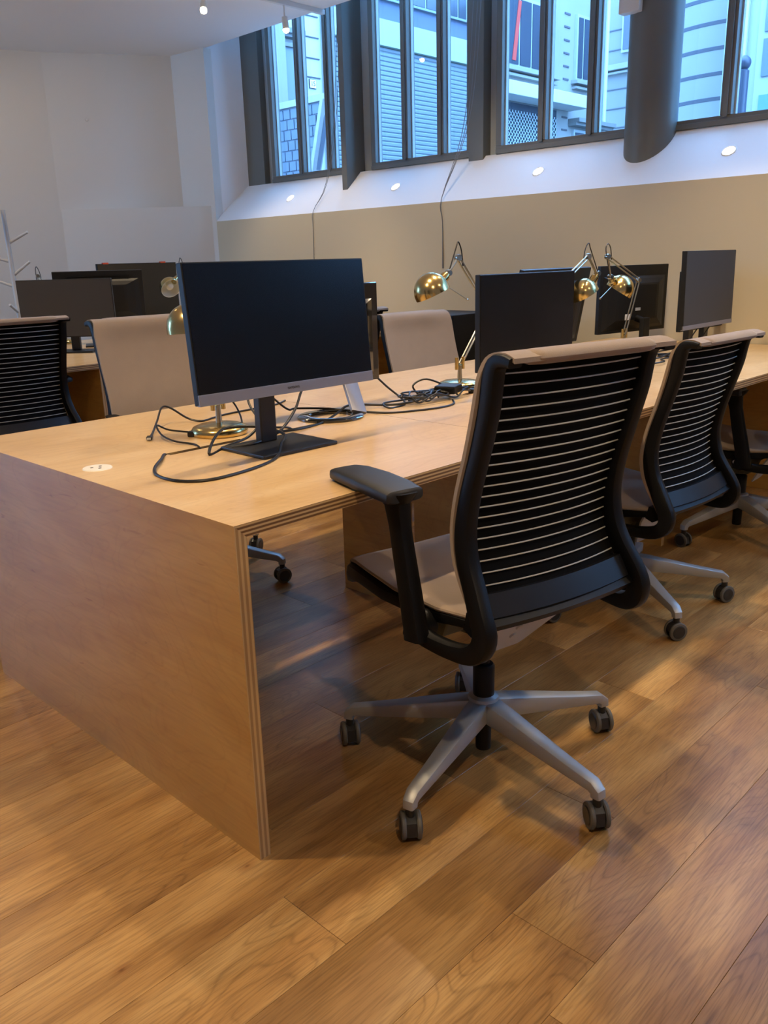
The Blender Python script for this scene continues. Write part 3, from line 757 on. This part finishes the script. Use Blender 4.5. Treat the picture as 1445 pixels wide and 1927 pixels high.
monitor((1.445, 3.523, .994), 225, .54, .324, -.03, 'grey-faced monitor on the second row desk above the left chair', screen='screen_g', sdist=.09)
tF, putF, MF = monitor((1.86, 3.90, 1.045), 62, .54, .31, .15, 'charcoal monitor seen from behind with a long vent slot, second row desk', sdist=.10)
putF(MB().box(-.19, .19, .118, .124, -.027, -.020), 'vent_slot', 'black', smooth=False)
tG, putG, MG = monitor((2.357, 4.25, 1.05), 269, .61, .38, 0, 'wide glossy black screen with orange clips on top, farthest back', screen='gloss', body='black', sdist=.08)
for dx in (-.24, .20): putG(MB().box(dx-.02, dx+.02, .186, .197, -.02, .004), 'orange_clip', 'orange', smooth=False, bev=.002)
monitor((3.455, .68, .975), 90, .50, .29, 0, 'black monitor edge showing just left of the slim grey-faced one', sdist=.03, base=(.18, -.04, .05))

# second monitor with ring foot, facing away
tB, putB, MBx = monitor((.885, .79, .985), 88, .56, .315, .0, 'glossy black monitor facing away behind the front one, on a ring foot', screen='gloss', body='gloss', stand=None, sdist=.03, back='bulge', thick=.03)
mb = MB(); rings = []
for k in range(48):
    a = 2*PI*k/48; ca, sa = math.cos(a), math.sin(a)
    rings.append([(ca*ro, sa*ro, z) for ro, z in ((.105, 0.001), (.105, .006), (.098, .010), (.070, .010), (.066, .006), (.066, .001))])
mb.loft(rings, closed=True)
o = mb.build('ring_foot', 'gloss', tB); o.location = tB.matrix_world.inverted() @ Vector((0, 0, 0))
bpy.context.view_layer.update()
iB = tB.matrix_world.inverted()
o.matrix_local = iB @ Matrix.Translation((.895, .705, H))
q = MB().sweep([(.975, .66, H+.010), (1.02, .745, H+.095), (.99, .765, H+.16)], [.055, .06, .06], [.012, .012, .012], side=(.9, .1, .1), c=.2)
o = q.build('stand_leg', 'silver', tB); o.matrix_local = iB
# unidentified dark shape in the gap, built as a cabinet
cb = tag(empty('filing_cabinet', (3.15, 2.15, 0)), 'black cabinet behind the right hand taupe chair', 'cabinet')
MB().box(-.2, .2, -.25, .25, 0.02, .90).build('body', 'black', cb, bev=.006, smooth=False)
for zz in (.05, .34, .62): 
    dr = MB().box(-.206, -.2, -.235, .235, zz, zz+.26).build('drawer', 'dkback', cb, bev=.003, smooth=False)

# ================================================================== BRASS LAMPS
def lamp(base, J, elbow, shade, d, neck, label, rod=None, zb=H, knee=None):
    """base (x,y); J = head joint; elbow; shade centre; d = opening direction; all world"""
    bx_, by_ = base; t = tag(empty('desk_lamp', (bx_, by_, zb)), label, 'lamp', 'brass desk lamps')
    O = Vector((bx_, by_, zb))
    def A(mb, n, m, **k): o = mb.build(n, m, t, **k); o.location = -O; return o
    A(MB().lathe([(0, 0.0), (.079, 0.0), (.082, .005), (.082, .014), (.076, .022), (.060, .028), (.030, .031), (.014, .033), (0, .034)], O, (0, 0, 1), 40), 'base', 'brass')
    low = O + Vector((0, 0, .085))
    A(MB().tube([O+Vector((0, 0, .02)), low], [.010, .007], 14), 'post', 'steel')
    kn = MB().tube([low+Vector((-.018, 0, -.015)), low+Vector((-.018, 0, .03))], .007, 10); kn.tube([low+Vector((.018, 0, -.015)), low+Vector((.018, 0, .03))], .007, 10); kn.tube([low+Vector((-.024, 0, .0)), low+Vector((.024, 0, .0))], .004, 8)
    A(kn, 'lower_joint', 'brass')
    J = Vector(J); E_ = Vector(elbow)
    def rods(a, b, name):
        t_ = (b-a).normalized(); s_ = Vector((0, 0, 1)) - t_*t_.z; s_.normalize()
        m_ = MB().tube([a+s_*.008, b+s_*.008], .0035, 8).tube([a-s_*.008, b-s_*.008], .0035, 8)
        A(m_, name, 'steel')
    rods(low, E_, 'lower_arm'); rods(E_, J, 'upper_arm')
    for P_, n_ in ((E_, 'elbow_joint'), (J, 'head_joint')):
        A(MB().lathe([(0, -.010), (.011, -.010), (.012, -.006), (.012, .006), (.011, .010), (0, .010)], P_, (0.3, 1, 0), 16), n_, 'steel')
    Sc = Vector(shade); d = Vector(d).normalized(); N = Vector(neck)
    r = .064
    prof = [(r*math.sin(a), -r*1.02*math.cos(a)) for a in [R(v) for v in range(0, 91, 9)]] + [(r, .012)]
    A(MB().lathe([(max(a, .0004), b) for a, b in prof], Sc, d, 40), 'shade', 'brass')
    A(MB().lathe([(max(a*.965, .0004), b*.965) for a, b in prof[:-1]] + [(r*.965, .0115), (r, .012)], Sc, d, 40), 'shade_lining', 'white_in')
    A(MB().lathe([(.001, -.05), (.012, -.045), (.022, -.015), (.022, .0), (.012, .012), (.001, .016)], Sc-d*.005, d, 18), 'bulb', 'white_in')
    # neck from dome surface to joint
    dir_ = (N-Sc).normalized()
    p0 = Sc + dir_*.058; p1 = p0 + dir_*.045
    A(MB().lathe([(.004, 0), (.017, .0), (.018, .004), (.018, .030), (.014, .034), (.014, .040), (.009, .042), (.008, .05)], p0, dir_, 20), 'socket_cap', 'brass')
    A(MB().lathe([(0, -.012), (.010, -.012), (.012, 0), (.010, .012), (0, .012)], p1+dir_*.006, (0.2, 1, 0), 14), 'swivel', 'steel')
    A(MB().tube([p1, J], .005, 8), 'neck', 'steel')
    if rod:
        A(MB().tube([Sc+dir_*.055, Vector(rod)], .0018, 6).lathe([(0, -.005), (.004, -.003), (.004, .003), (0, .005)], Vector(rod), (1, 0, 0), 10), 'handle', 'steel')
    # cord loop at the joint
    sidev = (E_-J).normalized()
    A(MB().tube(spline([p1+dir_*.01, J+(-sidev*.02)+Vector((0, 0, .02)), J+Vector((0, 0, .055)), J+sidev*.03+Vector((0, 0, .045)), J+sidev*.045+Vector((0, 0, .0))], 6), .0024, 6), 'cord', 'cable')
    return t
lamp((1.618, .77), (1.609, .77, 1.212), (1.83, .80, 1.02), (1.462, .77, 1.100), (.30, -.25, -.9), (1.540, .77, 1.152), 'brass lamp with dome shade tilted left above the middle taupe chair', rod=(1.60, .72, 1.065))
lamp((3.02, .86), (2.719, .80, 1.20), (3.079, .83, 1.085), (2.845, .80, 1.052), (-.28, .45, -.87), (2.73, .80, 1.125), 'brass lamp with elbow arm crossing the back of the charcoal monitor, dome facing right', rod=(2.60, .76, 1.021))
lamp((2.13, .80), (2.553, .80, 1.204), (2.20, .80, 1.02), (2.600, .84, 1.045), (.38, -.3, -.85), (2.655, .82, 1.115), 'brass lamp with small dome showing left of the crossing lamp arm', rod=None)
lamp((.523, .775), (.66, .82, 1.13), (.60, .80, .98), (.470, .80, 1.045), (.05, -.05, -1), (.535, .80, 1.075), 'brass lamp hidden behind the nearest monitor, dome showing at its left edge')
lamp((2.33, 3.62), (2.217, 3.5, 1.205), (2.42, 3.6, 1.02), (2.115, 3.48, 1.085), (-.12, -.75, -.5), (2.19, 3.52, 1.14), 'small brass lamp with white lining, on the second row desk left of the front monitor')
lamp((1.75, 4.22), (1.61, 4.2, 1.175), (1.72, 4.2, .98), (1.66, 4.16, 1.06), (0, -.6, -.7), (1.62, 4.2, 1.12), 'brass lamp tip poking up above the left grey-faced monitor')

# ================================================================== CABLES
def cable(pts, label, r=.0028, plug=None, m='cable', grp='loose black cables on the desk'):
    t = tag(empty('cable', pts[0]), label, 'cable', grp)
    O = Vector(pts[0]); P_ = spline([Vector(p)-O for p in pts], 7)
    MB().tube(P_, r*1.15, 8).build('lead', m, t)
    if plug:
        for e, size in plug:
            a = P_[0] if e == 0 else P_[-1]; b = P_[3] if e == 0 else P_[-4]
            d_ = (a-b).normalized(); d_.z *= .2; d_.normalize()
            MB().sweep([a-d_*.004, a+d_*size[0]], size[1], size[2], side=Vector((-d_.y, d_.x, 0)), c=.2).build('plug', 'cable', t)
            MB().sweep([a+d_*size[0], a+d_*(size[0]+.010)], size[1]*.7, size[2]*.55, side=Vector((-d_.y, d_.x, 0)), c=.1).build('connector', 'badge', t)
    return t
z0 = H+.003
cable([(.60, .60, z0+.16), (.56, .60, z0+.07), (.515, .62, z0+.012), (.42, .60, z0), (.33, .55, z0), (.385, .60, z0+.03), (.47, .66, z0+.035), (.55, .62, z0+.03), (.56, .53, z0+.020), (.49, .455, z0+.014), (.41, .38, z0+.001), (.30, .335, z0), (.18, .325, z0), (.125, .37, z0), (.12, .45, z0), (.145, .51, z0+.004), (.21, .585, z0+.004), (.265, .655, z0-.003), (.30, .655, z0-.03)], 'thick black cable looping widely in front of the nearest monitor stand', .0034)
cable([(.352, .872, z0+.003), (.39, .92, z0+.004), (.45, .99, z0+.022), (.50, 1.04, z0+.05), (.53, 1.04, z0+.045), (.57, 1.01, z0+.01), (.60, .98, z0), (.66, 1.0, z0), (.73, 1.02, z0), (.85, 1.03, z0), (.95, 1.04, z0), (1.02, 1.08, z0)], 'black cable with bare plug end lying left of the lamp base', .0028, plug=[(0, (.022, .016, .008))])
sw = tag(empty('inline_switch', (.462, .785, H)), 'black inline switch lying against the left lamp base', 'switch')
MB().box(-.035, .035, -.011, .011, 0, .016).build('body', 'cable', sw, bev=.004, smooth=False); sw.rotation_euler = (0, 0, R(-52))
MB().box(-.008, .008, -.006, .006, .016, .0185).build('rocker', 'black', sw, bev=.001, smooth=False)
cable([(.455, .825, z0+.006), (.42, .88, z0+.012), (.385, .885, z0+.03), (.365, .83, z0+.012), (.36, .76, z0+.004), (.38, .70, z0), (.375, .66, z0-.004), (.39, .655, z0-.03)], 'thin black lamp lead running from the switch into the desk slot', .0024)
cable([(.545, .79, z0+.17), (.565, .80, z0+.12), (.60, .79, z0+.06), (.585, .75, z0+.02), (.54, .72, z0+.004), (.48, .74, z0+.006)], 'short black lead dropping from the lamp joint to the switch', .0024)
cable([(.62, .76, z0+.13), (.60, .73, z0+.08), (.595, .68, z0+.04), (.63, .67, z0+.012), (.69, .66, z0), (.72, .655, z0-.03)], 'black cable hanging beside the monitor pole', .003)
cable([(.86, .74, z0+.12), (.78, .70, z0+.10), (.68, .62, z0+.06), (.58, .57, z0+.02), (.47, .53, z0+.011), (.40, .55, z0+.006)], 'black display cable descending across the monitor pole to the stand base', .0034)
cable([(.58, .62, z0+.004), (.63, .635, z0+.002), (.70, .625, z0+.001), (.80, .645, z0), (.90, .68, z0+.012), (.98, .72, z0+.02), (1.06, .74, z0+.012), (1.12, .70, z0+.006), (1.18, .65, z0+.008), (1.27, .63, z0+.02), (1.33, .66, z0+.03)], 'long black cable crossing the ring foot towards the adapter', .0034)
cable([(.79, .88, z0+.07), (.83, .84, z0+.02), (.87, .84, z0+.016), (.93, .77, z0+.014), (1.0, .68, z0+.004), (1.05, .60, z0), (1.12, .56, z0), (1.22, .53, z0), (1.30, .54, z0), (1.345, .58, z0+.004)], 'black cable passing through the ring foot and sweeping right', .003)
cable([(1.18, .80, z0+.10), (1.22, .77, z0+.05), (1.24, .72, z0+.01), (1.20, .67, z0), (1.12, .66, z0), (1.13, .70, z0+.01), (1.25, .71, z0+.006), (1.38, .70, z0+.004)], 'black cable falling from the right monitor corner into the bundle', .003)
rb = random.Random(4)
for k in range(7):
    a0 = rb.uniform(0, 6.28); pts = []
    cx, cy = 1.36+rb.uniform(-.09, .10), .66+rb.uniform(-.03, .04)
    rx, ry = rb.uniform(.06, .15), rb.uniform(.025, .06)
    n = rb.choice((9, 11, 13))
    for j in range(n):
        a = a0 + j*rb.uniform(.55, .75); pts.append((cx+rx*math.cos(a)*rb.uniform(.75, 1.1), cy+ry*math.sin(a)*rb.uniform(.75, 1.1), z0+abs(math.sin(j*1.3+k))*.022+.002*k))
    cable(pts, 'black cable in the tangle, %s' % ('lowest loop left of the adapter', 'wide loop under the adapter', 'small loop behind the adapter', 'loop nearest the chair back', 'upper coil left of the adapter', 'coil nearest the desk seam', 'coil in front of the middle lamp base')[k], .0026, grp='coiled cables around the adapter')
cable([(1.33, .72, z0+.01), (1.31, .73, z0+.045), (1.37, .72, z0+.062), (1.43, .67, z0+.03), (1.42, .62, z0+.01)], 'black cable arching over the power adapter', .003)
ad = tag(empty('power_adapter', (1.40, .645, H+.020), R(20)), 'small square black power adapter lying on the cable tangle', 'adapter')
MB().box(-.042, .042, -.038, .038, 0, .026).build('body', 'black', ad, bev=.005, smooth=False)
MB().box(-.040, .040, -.036, .036, .026, .0265).build('top_label', 'base_dk', ad, smooth=False)
s2 = tag(empty('inline_switch', (1.56, .66, H), R(25)), 'black inline switch in front of the middle lamp base', 'switch')
MB().box(-.035, .035, -.011, .011, 0, .016).build('body', 'cable', s2, bev=.004, smooth=False)
MB().box(-.008, .008, -.006, .006, .016, .0185).build('rocker', 'black', s2, bev=.001, smooth=False)
for k in range(4):
    pts = [(2.55+.13*j+rb.uniform(-.03, .03), .50+.10*k*.6+rb.uniform(-.05, .05), z0+rb.uniform(0, .012)) for j in range(7)]
    cable(pts, 'black cable on the desk between the two right hand chairs, %s' % ('nearest the desk edge', 'second from the desk edge', 'third from the desk edge', 'farthest from the desk edge')[k], .003, grp='cables at the right end of the desk')
for k in range(2):
    cable([(3.00+.13*k, .47, z0+.14), (2.98+.13*k, .50, z0+.08), (3.0+.13*k, .54, z0+.01), (3.1+.1*k, .6, z0)], 'thin cable hanging below the slim grey-faced monitor, %s' % ('left one', 'right one')[k], .0025, grp='cables under the slim monitor')
cable([(1.62, 3.62, z0), (1.70, 3.55, z0+.03), (1.78, 3.5, z0+.03), (1.86, 3.46, z0+.004), (1.70, 3.40, z0), (1.6, 3.38, z0)], 'thin cable curving on the second row desk', .0025)

# ================================================================== COAT RACK
cr_ = tag(empty('coat_rack', (1.80, 5.0, 0)), 'white tree shaped coat rack with peg branches at the left edge', 'coat rack')
MB().tube([(0.02, 0, 0.0), (0, 0, .9), (-.01, 0, 1.62)], [.022, .018, .014], 14).build('trunk', 'whitepaint', cr_)
for (z, dx, dy, dz) in ((1.40, .10, -.10, .07), (1.27, -.13, .10, .05), (1.18, .09, -.09, .09), (1.10, -.12, .11, .06), (.97, .09, -.06, .10), (.92, -.08, -.05, .06)):
    MB().tube([(0, 0, z), (dx, dy, z+dz)], [.011, .009], 10).build('peg', 'whitepaint', cr_)
MB().lathe([(0, 0), (.19, 0), (.20, .01), (.19, .02), (0, .025)], (0.02, 0, 0), (0, 0, 1), 30).build('foot', 'whitepaint', cr_)
hat = tag(MB().lathe([(.04, .16), (.075, .12), (.10, .06), (.125, 0.0), (.118, .0), (.09, .06)], (1.66, 5.05, 1.62), (0, 0, 1), 28).build('cloth_cap', 'white'), 'pale cloth cap hung on top of the white coat rack', 'cap')

# ================================================================== OUTSIDE
GZ = 1.62
struct(MB().box(4.4, 22, -8, 14, GZ-.1, GZ).build('street', 'pavement', smooth=False), 'grey street outside the windows')
# shop with roller shutter, facade along the street (plane y = 8)
sh = tag(empty('shop_building', (9.8, 8, GZ)), 'shop facade with closed grey roller shutter and pale fascia', 'building')
def E(parent, mb, name, m, **k):
    o = mb.build(name, m, parent, smooth=k.pop('smooth', False), **k); o.location = tuple(-a for a in parent.location); return o
E(sh, MB().box(7.68, 11.15, 8.06, 8.5, GZ, 6.3), 'wall', 'stone3')
E(sh, MB().box(7.70, 10.98, 7.92, 8.10, 4.123, 4.455), 'fascia', 'fascia')
E(sh, MB().box(7.70, 10.98, 7.95, 8.10, 4.455, 4.70), 'cladding', 'clad')
E(sh, MB().box(7.70, 10.98, 7.90, 8.0, 4.695, 4.725), 'ledge', 'shutter')
nz = int((4.12-GZ)/.062)
sl = E(sh, MB().prism([(7.988, 0), (7.976, .014), (7.976, .046), (7.988, .0618), (8.05, .0618), (8.05, .0)], 7.70, 10.86, 'x'), 'slat', 'shutter')
for k in range(nz):
    z = 4.06 - k*.062
    if k == 0: sl.location = (-9.8, -8, -GZ+z); continue
    o = bpy.data.objects.new('slat', sl.data); COL.objects.link(o); o.parent = sh; o.location = (-9.8, -8, -GZ+z)
E(sh, MB().box(10.86, 10.99, 7.93, 8.08, GZ, 4.12), 'side_rail', 'frame_lt')
for x0, x1 in ((7.75, 8.50), (8.75, 9.20), (9.42, 10.05), (10.25, 10.72)):
    w_ = E(sh, MB().box(x0, x1, 7.99, 8.08, 4.72, 6.0), 'window', 'winframe')
    n_ = 2
    for j in range(n_):
        xa = x0+.04+(x1-x0-.04)/n_*j; xb = x0+(x1-x0-.04)/n_*(j+1)
        MB().box(xa, xb, 7.975, 7.992, 4.76, 5.95).build('pane', 'winext', w_, smooth=False)
# white stone building at the left, with the number plate
wb = tag(empty('stone_building', (7.1, 8, GZ)), 'bright stone facade with dark joints seen through the far left window', 'building')
E(wb, MB().box(5.2, 7.66, 8.02, 8.5, GZ, 6.3), 'wall', 'stone2')
for z in (2.75, 3.0, 3.25, 3.57, 3.80, 4.05, 4.30, 4.55, 4.80):
    E(wb, MB().box(7.33, 7.60, 8.008, 8.03, z, z+.014), 'joint', 'groove')
E(wb, MB().box(6.62, 6.88, 7.85, 8.1, GZ, 6.0), 'pilaster', 'stone')
p_ = E(wb, MB().box(6.94, 7.20, 7.93, 8.1, GZ, 3.86), 'pilaster', 'shutter')
E(wb, MB().box(6.90, 7.24, 7.90, 8.1, 3.86, 3.90).box(6.91, 7.23, 7.92, 8.1, 3.98, 4.02).box(6.88, 7.26, 7.88, 8.1, 4.02, 4.08), 'capital', 'stone3', bev=.004)
E(wb, MB().tube([(7.655, 7.97, GZ), (7.655, 7.97, 6)], .03, 10), 'downpipe', 'frame_lt', smooth=True)
npz = E(wb, MB().box(7.40, 7.51, 8.0, 8.02, 3.445, 3.545), 'number_plate', 'white')
E(wb, MB().box(7.395, 7.515, 8.002, 8.018, 3.44, 3.55), 'plate_rim', 'text')
text_mesh('15', .085, 'number', 'text', wb, Matrix.Translation((7.455-7.1, -.003, 3.495-GZ)) @ Matrix.Rotation(R(90), 4, 'X'))
# slate clad hoarding in front
hd = tag(empty('slate_hoarding', (6.3, 6.9, GZ)), 'blue grey slate clad hoarding with sloping side below the stone facade', 'hoarding')
E(hd, MB().prism([(7.60, GZ), (7.50, 2.98), (6.53, 2.98), (6.56, 2.75), (6.95, GZ)], 6.30, 6.36, 'x'), 'board', 'slate')
E(hd, MB().box(6.26, 6.40, 6.50, 7.55, 2.98, 3.05), 'coping', 'stone')
E(hd, MB().prism([(6.50, 2.99), (6.55, 2.99), (6.99, GZ), (6.93, GZ)], 6.24, 6.38, 'x'), 'side_trim', 'stone')
for r_i in range(10):
    for j in range(6):
        ya = 6.62 + j*.13 + (.065 if r_i % 2 else 0); z_ = 2.86 - r_i*.115
        if ya < 6.56 + (2.75-z_)*.36 or ya > 7.45: continue
        E(hd, MB().box(6.283, 6.299, ya, ya+.115, z_, z_+.10), 'slate_tile', 'slate')
# stone building further on, with awning and tall windows
sb = tag(empty('stone_building', (13, 8, GZ)), 'stone facade with white awning, tall windows and brick-like quoins', 'building')
E(sb, MB().box(11.15, 15.0, 8.02, 8.5, GZ, 6.3), 'wall', 'stone')
def fwin(x0, x1, z0_, z1_, n_, parent=sb):
    w_ = E(parent, MB().box(x0, x1, 7.97, 8.05, z0_, z1_), 'window', 'winframe')
    for j in range(n_):
        xa = x0+.05+(x1-x0-.05)/n_*j; xb = x0+(x1-x0-.05)/n_*(j+1)
        MB().box(xa, xb, 7.955, 7.972, z0_+.05, z1_-.05).build('pane', 'winext', w_, smooth=False)
    E(parent, MB().box(x0-.08, x1+.08, 7.88, 8.05, z0_-.06, z0_).box(x0-.04, x1+.04, 7.92, 8.05, z0_-.14, z0_-.10), 'sill', 'stone', bev=.004)
fwin(11.35, 13.15, 4.25, 5.32, 5)
fwin(13.85, 14.28, 4.27, 5.35, 2)
fwin(13.85, 14.60, 2.6, 3.45, 2)
E(sb, MB().prism([(11.86, 4.35), (12.02, 5.25), (12.10, 5.25), (11.96, 4.35)], 7.945, 7.954, 'y'), 'red_curtain', 'red')
E(sb, MB().box(11.2, 13.72, 7.6, 8.0, 3.74, 3.945), 'awning', 'stone2', bev=.01)
for k in range(12):
    z_ = 5.3 - k*.21
    if 3.7 < z_ < 3.98: continue
    E(sb, MB().box(13.50, 13.68, 8.008, 8.03, z_, z_+.03), 'joint', 'groove')
# shop lattice grille
gr = E(sb, MB().box(11.3, 13.3, 8.0, 8.04, GZ, 3.72), 'shopfront', 'winext')
lat = MB()
for k in range(34):
    xa = 11.3 + k*.085 - .9
    for sg in (1, -1):
        x_a, x_b = (xa, xa+1.3) if sg > 0 else (xa+1.3, xa)
        za, zb_ = 2.2, 3.6
        for (u0, w0, u1, w1) in ((x_a, za, x_b, zb_),):
            lo, hi = min(u0, u1), max(u0, u1)
            if hi < 11.3 or lo > 13.3: continue
            def cl_(u): return max(11.3, min(13.3, u))
            f_ = lambda u: w0+(w1-w0)*(u-u0)/(u1-u0)
            a1, b1 = cl_(u0), cl_(u1)
            lat.tube([(a1, 7.985, f_(a1)), (b1, 7.985, f_(b1))], .006, 4)
E(sb, lat, 'lattice', 'frame_lt')['kind'] = 'stuff'
E(sb, MB().tube([(14.86, 7.95, GZ), (14.86, 7.95, 7)], .04, 10), 'downpipe', 'frame_lt', smooth=True)
E(sb, MB().box(13.72, 15.05, 7.78, 8.02, 3.55, 3.62).box(13.72, 15.05, 7.84, 8.02, 3.50, 3.55), 'cornice', 'stone3', bev=.004)
# building closing the street
eb = tag(empty('stone_building', (16, 6, GZ)), 'grey stone building closing the street, seen left of the column', 'building')
E(eb, MB().box(16, 16.6, -3, 9.0, GZ, 6.8), 'wall', 'stone3')
for k in range(9): E(eb, MB().box(15.985, 16.01, 5.0, 8.9, 2.6+k*.36, 2.62+k*.36), 'joint', 'groove')
E(eb, MB().box(15.85, 16.05, 5, 8.9, 4.75, 4.85).box(15.9, 16.05, 5, 8.9, 4.68, 4.72), 'cornice', 'stone', bev=.005)
for y_ in (8.1, 7.0):
    w_ = E(eb, MB().box(15.94, 16.02, y_-.2, y_+.16, 5.05, 6.0), 'window', 'winframe'); MB().box(15.92, 15.945, y_-.16, y_+.12, 5.1, 5.95).build('pane', 'winext', w_, smooth=False)
# round corner tower
tw = tag(empty('corner_tower', (9.56, 3.07, GZ)), 'rounded stone corner with deep dark bands behind the fourth window', 'building')
E(tw, MB().tube([(9.56, 3.07, GZ), (9.56, 3.07, 6.3)], 1.0, 72), 'wall', 'stone', smooth=True)
for z_ in (2.73, 2.97, 3.21, 3.45, 3.68, 3.92, 4.14, 4.37): 
    E(tw, MB().tube([(9.56, 3.07, z_), (9.56, 3.07, z_+.035)], 1.004, 72), 'joint', 'groove', smooth=True)
    a_ = R(205)
zz = GZ
bands = [2.73, 2.97, 3.21, 3.45, 3.68, 3.92, 4.14, 4.37]
for a, b in zip([2.48]+bands, bands+[4.6]):
    pts = [(9.56+1.022*math.cos(R(t)), 3.07+1.022*math.sin(R(t))) for t in range(190, 219, 2)]
    inn = [(9.56+.99*math.cos(R(t)), 3.07+.99*math.sin(R(t))) for t in range(218, 189, -2)]
    E(tw, MB().prism(pts+inn, a+.035, b), 'quoin', 'stone')
E(tw, MB().tube([(8.60, 2.86, GZ), (8.59, 2.84, 3.0), (8.56, 2.81, 3.1), (8.56, 2.80, 6)], .010, 8), 'cable_pipe', 'white', smooth=True)
# pale shopfront with blue panel
ds = tag(empty('pale_shopfront', (8.0, 1.9, GZ)), 'white framed shopfront with blue lower panel at the right edge of the windows', 'building')
E(ds, MB().box(8.0, 8.3, -3.5, 2.66, GZ, 6.2), 'wall', 'winframe')
for y_ in (2.60, 2.45, 2.52): E(ds, MB().box(7.965, 8.01, y_-.012, y_+.012, GZ, 6.2), 'moulding', 'stone2')
for ya in (1.33, .2, -.9):
    f = E(ds, MB().box(7.97, 8.01, ya, ya+1.05-.05, GZ+.2, 6.2), 'door_frame', 'winframe')
    for z0_, z1_, m_ in ((1.7, 2.62, 'bluepanel'), (2.78, 3.10, 'shopglass'), (3.16, 3.75, 'shopglass'), (3.85, 5.2, 'shopglass')):
        MB().box(7.955, 7.972, ya+.06, ya+.94, z0_, z1_).build('pane', m_, f, smooth=False)
# bollard
bo = tag(empty('bollard', (6.6, 1.87, GZ)), 'dark ball topped bollard outside the right hand window', 'bollard')
MB().lathe([(0, 0), (.045, 0), (.045, .98), (.02, 1.0)], (0, 0, 0), (0, 0, 1), 20).build('post', 'bollard', bo)
MB().lathe([(.001, -.055)] + [(.055*math.cos(R(a)), .055*math.sin(R(a))) for a in range(-80, 81, 16)] + [(.001, .055)], (0, 0, 1.04), (0, 0, 1), 24).build('ball', 'bollard', bo)
